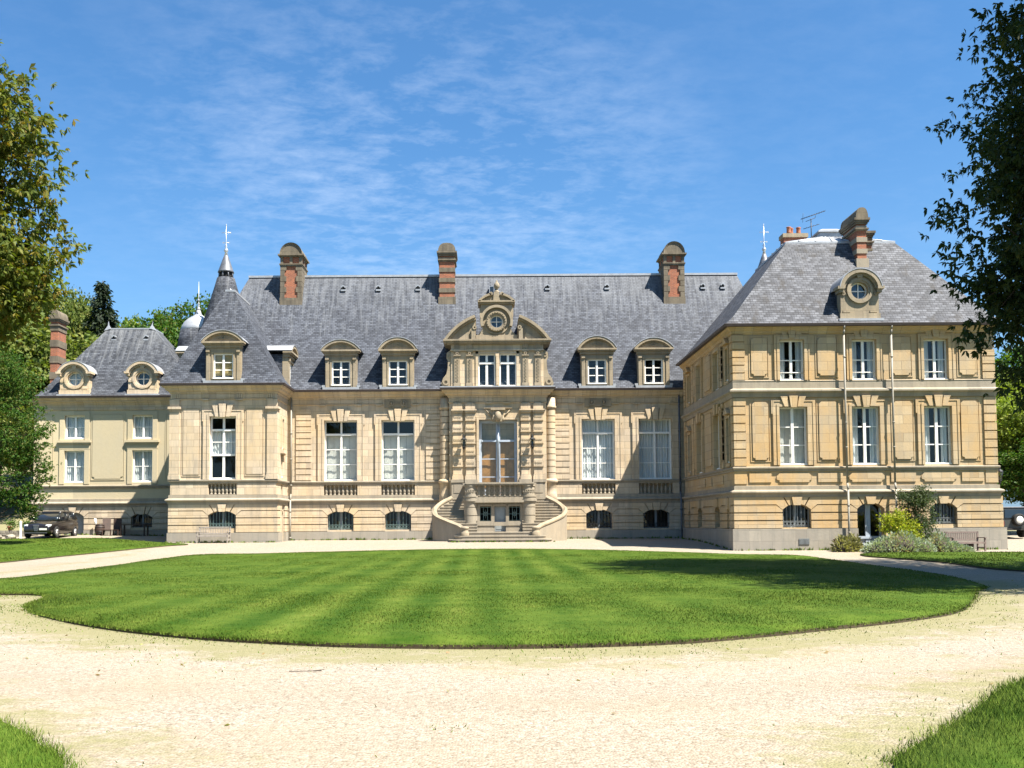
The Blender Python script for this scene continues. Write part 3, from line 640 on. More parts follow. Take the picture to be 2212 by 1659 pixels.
m = MB(); m.extr([(SCX-3.4, 1.0), (SCX-1.7, 1.0), (SCX-1.7, .72), (SCX-3.4, .72)], .3, 2.93); m.extr([(SCX+1.7, 1.0), (SCX+3.4, 1.0), (SCX+3.4, .72), (SCX+1.7, .72)], .3, 2.93); part(m, 'side_landing', 'stone_pale', None, ST)
for sg in (-1, 1): # end drums
    m = MB(); cx = SCX+sg*1.68
    for r_, z0, z1 in ((.45, .3, .98), (.40, .98, 1.40), (.375, 1.40, 1.45), (.40, 1.45, 1.88), (.375, 1.88, 1.93), (.40, 1.93, 2.36), (.375, 2.36, 2.41), (.40, 2.41, 2.66), (.45, 2.66, 2.74), (.49, 2.74, 2.86), (.43, 2.86, 2.98), (.46, 2.98, 3.06), (.37, 3.06, 3.60), (.41, 3.60, 3.67)):
        m.lathe(cx, 2.92, [(r_, z0), (r_, z1)], 32, sm=False)
    for j in range(7):
        a = PI*.15+PI*.7*j/6; m.arc(cx+.37*math.cos(a), 3.33, .05, .085, 0, 2*PI, 2.92+.37*math.sin(a)-.02, 2.92+.37*math.sin(a)+.03, 8)
    m.loft([[(cx-sg*.3*w, 2.4+b, z) for z, b in ((.9, .9), (1.2, .75), (1.6, .45), (2.0, .2), (2.5, .0), (2.5, -.3), (.9, -.3))] for w in (0, 1)])
    part(m, 'stair_drum', 'stone_pale', None, ST)
m = MB(); m.box(SCX-1.95, SCX+1.95, 2.86, 3.32, 3.66, 3.74); m.box(SCX-2.0, SCX+2.0, 2.82, 3.36, 3.74, 3.83)
for sg in (-1, 1): m.box(SCX+sg*1.95-.2, SCX+sg*1.95+.2, .9, 2.86, 3.67, 3.81)
m.box(SCX-1.4, SCX+1.4, 3.02, 3.1, 2.97, 3.08)
for a, b in ((-1.3, -.92), (-.80, -.02), (.08, .56), (.66, 1.3)): m.box(SCX+a, SCX+b, 3.03, 3.06, 3.08, 3.66)
for j in range(9):
    u = SCX-1.2+2.4*j/8
    m.box(u-.045, u+.045, 3.0, 3.14, 3.05, 3.67)
    if j < 8:
        m.arc(u+.15, 3.24, .06, .105, 0, 2*PI, 3.02, 3.12, 10); m.arc(u+.15, 3.47, .06, .105, 0, 2*PI, 3.02, 3.12, 10); m.box(u+.125, u+.175, 3.03, 3.11, 3.3, 3.42)
part(m, 'balustrade', 'stone_pale', 'pierced stone balustrade of the stair landing', ST)
for sg in (-1, 1):
    for i in range(12):
        z1 = .96+.165*(i+1); y1 = 3.95-.265*i; y0 = y1-.34 if i < 11 else .7
        N = 5; pts = [(SCX+sg*1.3, y1), (SCX+sg*1.3, y0)]+[(SCX+sg*(xo(-(y0+(y1-y0)*k/N))-.12), y0+(y1-y0)*k/N) for k in range(N+1)]
        m = MB(); m.extr(pts, .3, z1-.05)
        e = [(SCX+sg*1.3, y1+.03), (SCX+sg*1.3, y0)]+[(SCX+sg*(xo(-(y0+(y1-y0)*k/N))-.12), y0+(y1+.03-y0)*k/N) for k in range(N+1)]
        m.extr(e, z1-.05, z1); part(m, 'step', 'stone_pale', None, ST)
    rings = []; cop = []; N = 44
    for k in range(N+1):
        y = -1.0-(3.55)*k/N; x = xo(y); zt = 3.06-(3.06-1.16)*(k/N)**.93
        x2 = xo(y-.05); tx, ty = x2-x, -.05; L = math.hypot(tx, ty); nx, ny = -ty/L, tx/L
        f_ = lambda o: (SCX+sg*(x+nx*o), -(y+ny*o))
        a = f_(0); b = f_(-.20); c = f_(.05); d_ = f_(-.25); h_ = f_(-.10)
        rings.append([(a[0], a[1], .2), (a[0], a[1], zt-.12), (b[0], b[1], zt-.12), (b[0], b[1], .2)])
        cop.append([(c[0], c[1], zt-.13), (c[0], c[1], zt-.05), (h_[0], h_[1], zt+.06), (d_[0], d_[1], zt-.05), (d_[0], d_[1], zt-.13)])
    m = MB(); m.loft(rings); pw = part(m, 'stair_parapet', 'stone_pale', None, ST)
    m = MB(); m.loft(cop); q = cop[-1]
    cxn = (q[0][0]+q[3][0])/2; cyn = (q[0][1]+q[3][1])/2
    m.lathe(cxn, cyn, [(.25, .5), (.24, .96), (.2, 1.0), (.2, 1.12), (.25, 1.18), (.22, 1.26), (.0, 1.3)], 14); part(m, 'coping', 'stone_worn', None, ST)
for k, (hw, yf, z) in enumerate(((2.9, 5.15, .56), (2.58, 4.8, .76), (2.2, 4.5, .96))):
    m = MB(); N = 8
    pts = [(SCX-hw+.0, 2.9), (SCX+hw, 2.9), (SCX+hw, yf-.5)]+[(SCX+hw-.5+.5*math.cos(a), yf-.5+.5*math.sin(a)) for a in [PI/2*j/N for j in range(1, N+1)]]
    pts += [(SCX-hw+.5-.5*math.cos(PI/2*(N-j)/N), yf-.5+.5*math.sin(PI/2*(N-j)/N)) for j in range(0, N+1)]
    m.extr(pts, 0, z-.06); m.extr([(x+(.03 if x > SCX else -.03), y+.03) for x, y in pts], z-.06, z); part(m, 'base_step', 'stone_pale', None, ST)
fs = fr(0, YF)
m = MB(fs); m.box(.48, 1.12, -.26, -.2, .98, 2.43); m.box(.56, 1.04, -.2, -.185, 1.1, 1.6); m.box(.56, 1.04, -.2, -.185, 1.7, 2.33); m.tube((1.04, -.19, 1.66), (1.04, -.12, 1.66), .025); part(m, 'cellar_door', 'greydoor', 'small grey door under the stair landing', ST)
for cx in (-.05, 1.64):
    m = MB(fs)
    for u in (-.3, .3, -.12, .12): m.box(cx+u-.014, cx+u+.014, -.12, -.095, 1.6, 2.43)
    for z in (1.62, 2.0, 2.38): m.box(cx-.33, cx+.33, -.118, -.097, z-.013, z+.013)
    for j in range(8): a = j*PI/4; m.tube((cx, -.108, 2.0), (cx+.2*math.cos(a), -.108, 2.0+.26*math.sin(a)), .012, .012, 4)
    m.arc(cx, 2.0, .09, .12, 0, 2*PI, -.12, -.1, 10); part(m, 'stair_grille', 'greeniron', None, ST)
# ---- roofs
def hip(mb, a, b, z0, z1, fl=.1, fi=.135, top=True):
    (x0, x1, y0, y1), (X0, X1, Y0, Y1) = a, b
    L = lambda p, q: p+(q-p)*fi
    r = [[(x0, -y0, z0), (x1, -y0, z0), (x1, -y1, z0), (x0, -y1, z0)],
         [(L(x0, X0), -L(y0, Y0), z0+(z1-z0)*fl), (L(x1, X1), -L(y0, Y0), z0+(z1-z0)*fl), (L(x1, X1), -L(y1, Y1), z0+(z1-z0)*fl), (L(x0, X0), -L(y1, Y1), z0+(z1-z0)*fl)],
         [(X0, -Y0, z1), (X1, -Y0, z1), (X1, -Y1, z1), (X0, -Y1, z1)]]
    mb.loft(r)
m = MB(); hip(m, (-18.95, 19.2, -.5, 9.1), (-15.6, 16.68, 4.25, 4.35), 9.6, 17.83)
rf = part(m, 'roof', 'slate', 'long hipped blue slate roof of the central block')
m = MB(); m.box(-15.65, 16.73, -4.45, -4.15, 17.78, 17.92); m.build('ridge_flashing', 'zinc', rf)
def slope_z(y, y0=-.5, z0=9.6, y1=4.25, z1=17.83): return z0+(z1-z0)*(y-y0)/(y1-y0)
def vent(x, y, z, parent):
    m = MB(); m.box(x-.16, x+.16, -y-.1, -y+.12, z-.24, z-.14); m.arc(x, z, .07, .15, 0, PI, -y-.2, -y+.1, 8); m.build('roof_vent', 'zinc', parent)
    m = MB(); m.prism([(x-.07, z-.1), (x+.07, z-.1), (x+.07, z), (x, z+.07), (x-.07, z)], -y+.02, -y+.05); m.build('vent_dark_plate', 'room', parent)  # near-black plate, painted shade in place of a real hole
for x in (-9.3, -7.0, -4.4, .0+.0, 4.1, 8.0, 14.3, 15.6): y = 3.75; vent(x-.0, y-.12, slope_z(y)-.02, rf) if abs(x-.0) > .1 else None
m = MB(); y = 3.55; z = slope_z(y); m.box(.28, .90, -y-.1, -y+.2, z-.30, z+.32); m.build('skylight', 'zinc', rf)
m = MB(); m.box(.33, .57, -y+.2, -y+.21, z-.26, z+.28); m.box(.62, .86, -y+.2, -y+.21, z-.26, z+.28); m.build('skylight_pane', 'carglass', rf)
def chimney_big(x0, x1, y0, y1, zb, zt, label):
    f = fr(0, y0); D_ = y1-y0; k = (zt-zb)/3.95; w = x1-x0
    m = MB(f); m.box(x0+.06, x1-.06, -D_+.06, -.06, zb-1.5, zb+3.3*k)
    b = part(m, 'chimney', 'brick', label)
    m = MB(f); m.box(x0-.03, x1+.03, -D_, .03, zb-1.2, zb+.42*k)
    n = 6; h = 2.1*k/n
    for j in range(n):
        q = .40 if j % 2 else .28
        z0 = zb+.42*k+j*h
        for u0, u1 in ((x0, x0+q), (x1-q, x1)): m.box(u0, u1, -D_, 0, z0+.01, z0+h-.01)
    zc = zb+2.55*k; m.box(x0-.06, x1+.06, -D_-.06, .06, zc, zc+.07); m.box(x0-.02, x1+.02, -D_-.02, .02, zc-.1, zc)
    for u in (x0+.1, (x0+x1)/2, x1-.1): m.box(u-.09, u+.09, -.2, .0, zc+.07, zc+.5*k)
    for d_ in (-.1, -D_/2, -D_+.1):
        for s0, s1 in ((x0, x0+.1), (x1-.1, x1)): m.box(s0+.002, s1-.002, d_-.09, d_+.088, zc+.07, zc+.5*k)
    z2 = zc+.5*k; m.box(x0-.04, x1+.04, -D_-.04, .04, z2, z2+.08); m.box(x0-.14, x1+.14, -D_-.14, .14, z2+.08, z2+.18)
    z3 = z2+.18; a = w/2-.03; r_ = zt-z3-.04; cx = (x0+x1)/2
    m.prism([(cx-a, z3)]+[(cx-a*math.cos(t), z3+r_*math.sin(t)) for t in [PI*j/14 for j in range(15)]]+[(cx+a, z3)], -D_-.1, .06)
    rg = []
    for j in range(15):
        t = PI*j/14; rg.append([(cx-(a+e)*math.cos(t), d_, z3+(r_+e)*math.sin(t)) for e, d_ in ((-.08, .06), (.05, .14), (.05, -D_-.14), (-.08, -D_-.1))])
    m.loft(rg); m.build('chimney_stonework', 'stone_chimney', b)
    return b
def chimney_band(x0, x1, y0, y1, zb, zt, n, label, stonebase=True, mt='stone_chimney', arch=True):
    f = fr(0, y0); D_ = y1-y0
    m = MB(f); m.box(x0+.04, x1-.04, -D_+.04, -.04, zb-2.0, zt-.8); b = part(m, 'chimney', 'brick', label)
    m = MB(f); H = zt-.85-zb
    if stonebase: m.box(x0-.04, x1+.04, -D_-.04, .04, zb-.9, zb+.42)
    for j in range(n):
        z = zb+.42+(H-.42)*(j+.45)/n; m.box(x0, x1, -D_, 0, z, z+(H-.42)/n*.42)
    m.build('chimney_band', mt, b); m = MB(f); mt = 'stone_chimney'
    z = zt-.85; m.box(x0-.07, x1+.07, -D_-.07, .07, z-.28, z-.2)
    m.box(x0-.03, x1+.03, -D_-.03, .03, z, z+.1); m.box(x0-.09, x1+.09, -D_-.09, .09, z+.1, z+.2); m.box(x0-.13, x1+.13, -D_-.13, .13, z+.2, z+.32)
    a = (x1-x0)/2+.04; cx = (x0+x1)/2; r_ = zt-z-.32
    if arch: m.prism([(cx-a, z+.32)]+[(cx-a*abs(math.cos(t))**.7*math.copysign(1, math.cos(t)), z+.32+r_*math.sin(t)) for t in [PI*j/12 for j in range(1, 12)]]+[(cx+a, z+.32)], -D_-.1, .1)
    m.build('chimney_cap', mt, b); return b
chimney_big(-13.34, -11.93, 3.1, 5.0, 15.75, 19.79, 'square brick chimney with stone quoins beside the spire')
chimney_band(-3.0, -1.95, 3.1, 4.9, 15.75, 19.72, 4, 'narrow brick chimney banded with stone, left of the big dormer')
chimney_big(11.65, 13.0, 3.05, 4.9, 15.64, 19.7, 'square brick chimney with stone quoins next to the right pavilion')
# ---- dormers
def dormer(f, cx, w, z0, zc, zt, pw, ww, wz0, wz1, key, back, rdep=2.6, label=None, rows=3):
    m = MB(f); hw = w/2; a = ww/2; m.mi = 0
    m.box(cx-hw, cx-a, -.35, .0, z0, zc); m.box(cx+a, cx+hw, -.35, .0, z0, zc); m.box(cx-a, cx+a, -.35, -.002, wz1, zc); m.box(cx-a, cx+a, -.35, -.05, z0-.2, wz0)
    for sg in (-1, 1):
        q = sorted((cx+sg*(hw-.04), cx+sg*(hw-.22))); m.box(q[0], q[1], 0, .05, z0, zc-.42); m.box(q[0]-.02, q[1]+.02, 0, .12, zc-.42, zc-.26)
        q = sorted((cx+sg*a, cx+sg*(a+.1))); m.box(q[0], q[1], 0, .035, wz0, wz1+.1)
    m.box(cx-a, cx+a, 0, .035, wz1, wz1+.1)
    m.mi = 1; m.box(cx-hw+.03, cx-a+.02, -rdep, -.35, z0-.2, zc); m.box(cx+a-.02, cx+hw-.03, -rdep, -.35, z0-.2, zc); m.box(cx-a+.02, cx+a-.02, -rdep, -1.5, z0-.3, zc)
    m.mi = 2; m.box(cx-hw-.15, cx+hw+.15, -.4, .06, z0-.14, z0+.0); m.box(cx-a, cx+a, -1.5, -.36, z0-.2, wz0-.05)
    for sg in (-1, 1): q = sorted((cx+sg*hw, cx+sg*(hw+.2))); m.box(q[0], q[1], -.3, .04, z0, z0+.13)
    o = part(m, 'dormer', ['stone_worn', 'slate', 'zinc'], label)
    p = MB(f); p.mi = 0; hp = pw/2; rise = zt-zc-.2; Rr = (hp*hp+rise*rise)/(2*rise); cz = zc+.2+rise-Rr; A = math.asin(min(1, hp/Rr)); th = lambda t: PI/2+A-2*A*t
    p.box(cx-hw-.06, cx+hw+.06, -.3, .08, zc-.16, zc-.002); p.box(cx-hp+.06, cx+hp-.06, -.3, .18, zc, zc+.08); p.box(cx-hp, cx+hp, -.3, .26, zc+.08, zc+.18)
    N = 14; ar = lambda rr: [(cx+rr*math.cos(th(k/N)), cz+rr*math.sin(th(k/N))) for k in range(N+1)]
    p.prism(ar(Rr-.14)[::-1] + [], -.3, .05)
    p.arc(cx, cz, Rr-.15, Rr, PI/2-A, PI/2+A, -.3, .24, N); p.arc(cx, cz, Rr-.22, Rr-.15, PI/2-A*.93, PI/2+A*.93, -.3, .14, N)
    p.arc(cx, zc+.18+rise*.4, .07, .12, 0, 2*PI, .05, .1, 10)
    for sg in (-1, 1): p.arc(cx+sg*.24, zc+.18+rise*.3, .05, .08, 0, 2*PI, .05, .08, 8)
    p.mi = 1; p.arc(cx, cz, Rr+.003, Rr+.04, PI/2-A, PI/2+A, -rdep, .27, N)
    p.mi = 2; p.prism(ar(Rr-.02), -rdep, -.31); p.mi = 1
    p.build('pediment', ['stone_worn', 'zinc', 'slate'], o)
    window(CH, f, cx, wz0, ww, wz1-wz0, [(1, rows)], .16, key, back, fw=.08, mw=.12)
    return o
for k, (x, c) in enumerate(((-8.92, 'dark'), (-5.40, 'dark'), (6.88, 'dark'), (10.38, 'dark'))):
    dormer(fr(0, -.42), x*.993, 1.94, 9.82, 11.93, 12.72 + (.12 if k in (1, 2) else 0), 2.38, 1.13, 9.92, 11.46, 'dorm%d' % (k in (1, 2)), ['curtain' if k == 9 else None])
# ---- great central dormer
fd = fr(0, -.45); m = MB(fd)
wall(m, -2.1, 3.55, 9.72, 12.4, [(-.44, .60, 9.82, 11.82, .3, 0, True), (.86, 1.90, 9.82, 11.82, .3, 0, True)])
m.mi = 0; m.box(-2.1, -1.9, -2.6, -.01, 9.7, 12.4); m.box(3.35, 3.55, -2.6, -.01, 9.7, 12.4); m.box(-1.9, 3.35, -4.2, -2.4, 9.7, 12.5)
m.box(-.6, -.44, 0, .06, 9.8, 11.98); m.box(1.9, 2.06, 0, .06, 9.8, 11.98); m.box(-.6, 2.06, 0, .06, 11.82, 12.0); m.box(.62, .84, 0, .12, 9.82, 11.82); m.box(.66, .8, .12, .18, 9.9, 11.7)
m.box(-2.2, 3.65, 0, .1, 9.72, 9.84); m.box(-2.15, 3.6, 0, .14, 12.0, 12.07)
bd = part(m, 'great_dormer', ['stone', 'room'], 'large two storey stone dormer over the entrance')
m = MB(fd)
for a, b in ((-1.9, -1.56), (-1.14, -.8), (2.28, 2.62), (3.04, 3.38)):
    m.box(a, b, 0, .1, 9.84, 11.75); m.box(a-.05, b+.05, 0, .15, 9.84, 10.02); m.box(a-.05, b+.05, 0, .16, 11.68, 11.75); m.arc((a+b)/2, 11.84, .05, .1, 0, 2*PI, .05, .15, 8); m.box(a-.04, b+.04, 0, .13, 11.93, 12.0); m.box(a, b, 0, .1, 12.07, 12.4)
    for j in range(7):
        z = 10.2+j*.2; m.arc((a+b)/2, z, .05, .09, 0, 2*PI, .1, .13, 6); m.box((a+b)/2-.03, (a+b)/2+.03, .1, .125, z+.07, z+.13)
m.build('pilaster', 'stone_worn', bd)
for sg, x in ((-1, -2.1), (1, 3.55)):
    m = MB(fd); q = lambda o: x+sg*o
    m.prism([(q(0), 9.8), (q(.55), 9.8), (q(.62), 10.0), (q(.5), 10.35), (q(.3), 10.6), (q(.22), 10.95), (q(.2), 11.4), (q(.3), 11.6), (q(.28), 11.9), (q(0), 12.1)], -.4, -.05)
    m.arc(q(.33), 10.1, .1, .2, 0, 2*PI, -.42, .02, 12); m.arc(q(.12), 11.75, .06, .13, 0, 2*PI, -.42, .0, 10); m.build('side_scroll', 'stone_worn', bd)
m = MB(fd); m.mi = 0
m.box(-2.35, 3.8, -2.4, .18, 12.4, 12.48); m.box(-2.5, 3.95, -2.4, .3, 12.48, 12.58); m.box(-2.58, 4.03, -2.4, .38, 12.58, 12.68)
hp = 3.25; rise = 1.75; Rr = (hp*hp+rise*rise)/(2*rise); cz = 12.68+rise-Rr; A = math.asin(hp/Rr); A1 = math.asin(1.38/Rr)
for s0, s1 in ((PI/2+A1, PI/2+A), (PI/2-A, PI/2-A1)):
    m.arc(.725, cz, Rr-.16, Rr, s0, s1, -2.6, .36, 10); m.arc(.725, cz, Rr-.27, Rr-.16, s0, s1, -2.4, .2, 10)
    N = 10; pts = [(.725+(Rr-.2)*math.cos(s0+(s1-s0)*k/N), cz+(Rr-.2)*math.sin(s0+(s1-s0)*k/N)) for k in range(N+1)]
    e = pts[0] if abs(pts[0][0]-.725) < abs(pts[-1][0]-.725) else pts[-1]; pts = pts if e is pts[-1] else pts[::-1]
    m.prism([(pts[0][0], 12.68)]+pts+[(e[0], 12.68)], -2.4, .02)
for sg in (-1, 1):
    m.box(.725+sg*1.45-.12, .725+sg*1.45+.12, .02, .22, 12.68, 13.35); m.arc(.725+sg*1.38, 13.42, .05, .13, 0, 2*PI, .0, .26, 10); m.prism([(.725+sg*1.7, 12.72), (.725+sg*2.4, 12.72), (.725+sg*1.75, 13.2)], .02, .09)
m.build('broken_pediment', 'stone_worn', bd)
def plate(mb, out, cx, cz, r, d0, d1, n=36):
    an = sorted({round(2*PI*k/n, 5) for k in range(n)} | {round(math.atan2(z-cz, u-cx) % (2*PI), 5) for u, z in out})
    O = []
    for a in an:
        c, s = math.cos(a), math.sin(a); best = 1e9
        for (x0, z0), (x1, z1) in zip(out, out[1:]+out[:1]):
            ex, ez = x1-x0, z1-z0; den = c*ez-s*ex
            if abs(den) < 1e-9: continue
            t = ((x0-cx)*ez-(z0-cz)*ex)/den; q = ((x0-cx)*s-(z0-cz)*c)/den
            if t > 0 and -1e-4 <= q <= 1+1e-4: best = min(best, t)
        O.append((cx+c*best, cz+s*best))
    n = len(an)
    for k in range(n):
        j = (k+1) % n; a, b = an[k], an[j]
        i0 = (cx+r*math.cos(a), cz+r*math.sin(a)); i1 = (cx+r*math.cos(b), cz+r*math.sin(b))
        mb.quad((i0[0], d1, i0[1]), (i1[0], d1, i1[1]), (O[j][0], d1, O[j][1]), (O[k][0], d1, O[k][1]))
        mb.quad((i0[0], d1, i0[1]), (i1[0], d1, i1[1]), (i1[0], d0, i1[1]), (i0[0], d0, i0[1]))
        mb.quad((O[k][0], d1, O[k][1]), (O[j][0], d1, O[j][1]), (O[j][0], d0, O[j][1]), (O[k][0], d0, O[k][1]))
def roundwin(f, cx, cz, r, dep, fm='white', back=None):
    m = MB(f); m.arc(cx, cz, r-.06, r+.02, 0, 2*PI, -dep-.05, -dep+.02, 24); m.box(cx-.022, cx+.022, -dep-.03, -dep+.01, cz-r+.05, cz+r-.05)
    m.box(cx-r+.05, cx-.022, -dep-.03, -dep+.01, cz-.022, cz+.022); m.box(cx+.022, cx+r-.05, -dep-.03, -dep+.01, cz-.022, cz+.022)
    o = m.build('round_window', fm, CH)
    circ = [(cx+r*math.cos(2*PI*k/24), cz+r*math.sin(2*PI*k/24)) for k in range(24)]
    m = MB(f); m.prism(circ, -dep-.045, -dep-.04); m.build('pane', 'glass', o)
    if back: m = MB(f); m.prism(circ, -dep-.2, -dep-.16); m.build('curtain', 'curtain', o)
    return o
m = MB(fd); oc = (.70, 13.82)
N = 12
out = [(-.52, 12.7), (1.92, 12.7), (1.92, 12.95), (1.62, 13.25), (1.50, 13.7), (1.72, 14.1), (1.74, 14.5), (1.62, 14.9), (-.22, 14.9), (-.34, 14.5), (-.32, 14.1), (-.10, 13.7), (-.22, 13.25), (-.52, 12.95)]
plate(m, out, *oc, .40, -1.6, -.02)
m.mi = 1; m.prism([(oc[0]+.6*math.cos(2*PI*k/16), oc[1]+.6*math.sin(2*PI*k/16)) for k in range(16)], -1.5, -1.4); m.mi = 0
m.arc(*oc, .40, .50, 0, 2*PI, -.2, .10, 30); m.arc(*oc, .50, .62, 0, 2*PI, -.2, .16, 30); m.arc(*oc, .84, 1.0, R(-20), R(200), -.2, .20, 24); m.arc(*oc, .74, .80, R(200), R(340), -.2, .05, 16)
for k in range(22): a = 2*PI*k/22; m.arc(oc[0]+.56*math.cos(a), oc[1]+.56*math.sin(a), .0, .035, 0, 2*PI, .15, .19, 5)
m.box(-.58, 1.98, -1.6, .06, 12.69, 12.98)
m.box(-.36, 1.76, -1.6, .1, 14.9, 15.0); m.box(-.44, 1.84, -1.6, .2, 15.0, 15.1)
hp = 1.12; rise = .5; Rr = (hp*hp+rise*rise)/(2*rise); cz = 15.1+rise-Rr; A = math.asin(hp/Rr)
for s0, s1 in ((PI/2+.22, PI/2+A), (PI/2-A, PI/2-.22)): m.arc(.70, cz, Rr-.13, Rr, s0, s1, -1.6, .2, 8)
m.prism([(.70+(Rr-.1)*math.cos(PI/2+A-2*A*k/12), cz+(Rr-.1)*math.sin(PI/2+A-2*A*k/12)) for k in range(13)], -1.5, .02)
m.prism([(.5, 15.1), (.9, 15.1), (.86, 15.62), (.54, 15.62)], .02, .14)
for sg in (-1, 1): m.arc(.70+sg*.33, 15.52, .03, .11, 0, 2*PI, -.1, .2, 10)
m.build('oculus_stage', ['stone_worn', 'room'], bd)
m = MB(fd); m.lathe(.72, -.1, [(.16, 15.6), (.16, 15.72), (.08, 15.76), (.07, 15.84), (.15, 15.92), (.19, 16.06), (.13, 16.22), (.05, 16.3), (.06, 16.36), (0, 16.42)], 14); m.build('urn', 'stone_worn', bd)
m = MB(); m.box(-2.75, 4.2, .35, 1.22, 9.66, 9.74); m.build('lead_apron', 'zinc', bd)
roundwin(fd, *oc, .40, .16)
for x in (.08, 1.38): window(CH, fd, x, 9.82, 1.03, 2.0, [(.72, 1), (1, 1)], .2, 'great', [None, None], fw=.07, mw=.14)
# ---- downpipes
def pipe(x, y, z0, z1, r=.055, off=None, mt='pipe'):
    m = MB(); pts = [(x, -y+.0, z1), (x, -y, 3.3), (x, -y+.2, 2.95), (x, -y+.2, z0)] if off is None else off
    m.path(pts, r, 8)
    z = z0+.4
    while z < z1:
        if not 2.5 < z < 3.5: yy = -y+(.2 if z < 3 else 0); m.lathe(x, yy, [(r+.022, z), (r+.022, z+.08)], 8)
        z += 1.6
    m.lathe(x, -y, [(r, z1), (r+.09, z1+.2), (r+.09, z1+.3)], 8)
    return part(m, 'downpipe', mt)
pipe(-11.95, -.12, .2, 9.2); pipe(11.88, -.12, .2, 9.2, mt='lead')
# ---- left pavilion
PX0, PX1, PY = -18.35, -12.2, -3.2
f = fr(0, PY); mb = MB(f)
wall(mb, PX0, PX1, -.6, 9.5, [(-16.1, -14.54, 4.1, 7.78, .34, 0, True), (-16.13, -14.51, 3.2, 3.88, .36, 0, False), (-16.13, -14.51, 1.25, 2.28, .5, .26, True)])
architrave(mb, -16.1, -14.54, 4.1, 7.78, .36); keystones(mb, -15.32, 7.72, 8.5)
for a, b in ((-17.62, -16.72), (-13.94, -13.02)): panel(mb, a, b, 4.38, 8.2, .05, .0001)
frieze(mb, f, PX0, PX1, (-17.95, -16.3, -14.35, -12.6))
mb.fr = F0; mb.box(PX0, PX0+.2, -4.5, 3.19, -.5, 9.5); mb.box(PX0+.2, PX1-.2, -4.5, 2.9, 9.42, 9.5)
f2 = fr(PX1, PY, 90); mb.fr = f2
wall(mb, 0, 3.2, -.6, 9.5, [(1.35, 1.85, 6.0, 7.75, .3, 0, True), (1.35, 1.85, 4.25, 5.6, .3, 0, True), (1.35, 1.85, 3.2, 3.86, .3, 0, False), (1.2, 2.0, .2, 2.3, .12, .2, False)])
architrave(mb, 1.35, 1.85, 6.0, 7.75, .16, .05, 0); mb.box(1.1, 2.1, 0, .22, 5.68, 5.88); mb.box(1.2, 2.0, 0, .12, 5.6, 5.68)
f3 = fr(PX0, .0, -90)
part(mb, 'wall', ['stone', 'room'], 'stone walls of the left pavilion')
m1 = MB(f); p1 = MB(f); basement(m1, p1, PX0, PX1, [(-15.32, .81, 1.25, 2.02, 2.28, False)], e0=.09, e1=.09); m1.fr = p1.fr = f2
m = MB(f2); q_ = MB(f2); basement(m, q_, 0, 1.15, []); part(m, 'rusticated_basement', 'stone'); part(q_, 'plinth', 'stone_grey')
m = MB(f2); q_ = MB(f2); basement(m, q_, 2.05, 3.06, []); part(m, 'rusticated_basement', 'stone'); part(q_, 'plinth', 'stone_grey')
part(m1, 'rusticated_basement', 'stone'); part(p1, 'plinth', 'stone_grey')
m = MB(); m.box(PX0-.10, PX0, -4, 3.2, 1.02, 2.64); m.box(PX0-.15, PX0-.1, -4, 3.2, -.5, 1.0); part(m, 'rusticated_basement', 'stone')
bands([[(PX0, 4), (PX0, PY), (PX1, PY), (PX1, -.0)]], 4.06, 9.6)
for a, b in ((PX0, -16.16), (-14.48, PX1)): m = MB(f); m.box(a, b, 0, .05, 3.2, 3.86); m.box(a+.55, a+.57, .05, .06, 3.2, 3.86); m.box(b-.57, b-.55, .05, .06, 3.2, 3.86); part(m, 'parapet_block', 'stone')
for a, b, sg in ((PX0, -17.83, -1), (-12.74, PX1, 1)):
    m = MB(f); e0, e1 = (.07, 0) if sg < 0 else (0, .07)
    m.box(a-e0, b+e1, 0, .09, 4.5, 8.1); m.box(a-e0-.05, b+e1+.05, 0, .16, 4.1, 4.32); m.box(a-e0-.02, b+e1+.02, 0, .12, 4.32, 4.5)
    m.box(a-e0-.03, b+e1+.03, 0, .13, 8.1, 8.2); m.box(a-e0-.08, b+e1+.08, 0, .2, 8.2, 8.34); m.box(a-e0, b+e1, 0, .1, 8.34, 8.76)
    part(m, 'pilaster', 'stone')
    if sg > 0: m = MB(f2); m.box(0, .5, 0, .066, 4.32, 8.2); m.box(0, .55, 0, .12, 4.1, 4.32); m.box(0, .56, 0, .15, 8.2, 8.34); part(m, 'pilaster', 'stone')
window(CH, f, -15.32, 4.1, 1.56, 3.68, [(.39, 1), (.785, 2), (1, 1)], .3, 'pav', [None, 'curtain', None], fw=.1, mw=.13)
balusters(CH, f, -16.1, -14.54, 3.2, 7, -.1)
basewin(CH, f, -15.32, .81, 1.25, 2.28); grille(CH, f, -15.32, .81, 1.25, 2.02, 2.28, -.08, 'greeniron', 9)
for z0, z1 in ((6.0, 7.75), (4.25, 5.6)): window(CH, f2, 1.6, z0, .5, z1-z0, [(1, 2)], .2, 'slit', None, cols=1, fw=.06)
m = MB(); hip(m, (-18.9, -11.68, PY-.5, 5.0), (-15.68, -15.21, -1.3, 2.45), 9.62, 15.62, .1, .14); rf2 = part(m, 'roof', 'slate', 'steep slate roof of the left pavilion')
m = MB(); m.box(-15.74, -15.15, -2.5, 1.35, 15.56, 15.68)
m.tube((-15.45, 1.3, 15.7), (-15.45, -2.3, 15.7), .06); m.build('ridge_flashing', 'zinc', rf2)
dormer(fr(0, PY-.42), -15.22, 2.03, 9.82, 11.9, 12.72, 2.46, 1.16, 9.92, 11.4, 'pavd', ['blind'], 1.8, 'dormer with ochre blinds on the left pavilion roof')
dormer(fr(PX1+.2, .1, 90), 0, 1.95, 9.82, 11.8, 12.45, 2.3, 1.1, 9.92, 11.4, 'pavs', None, 2.2)
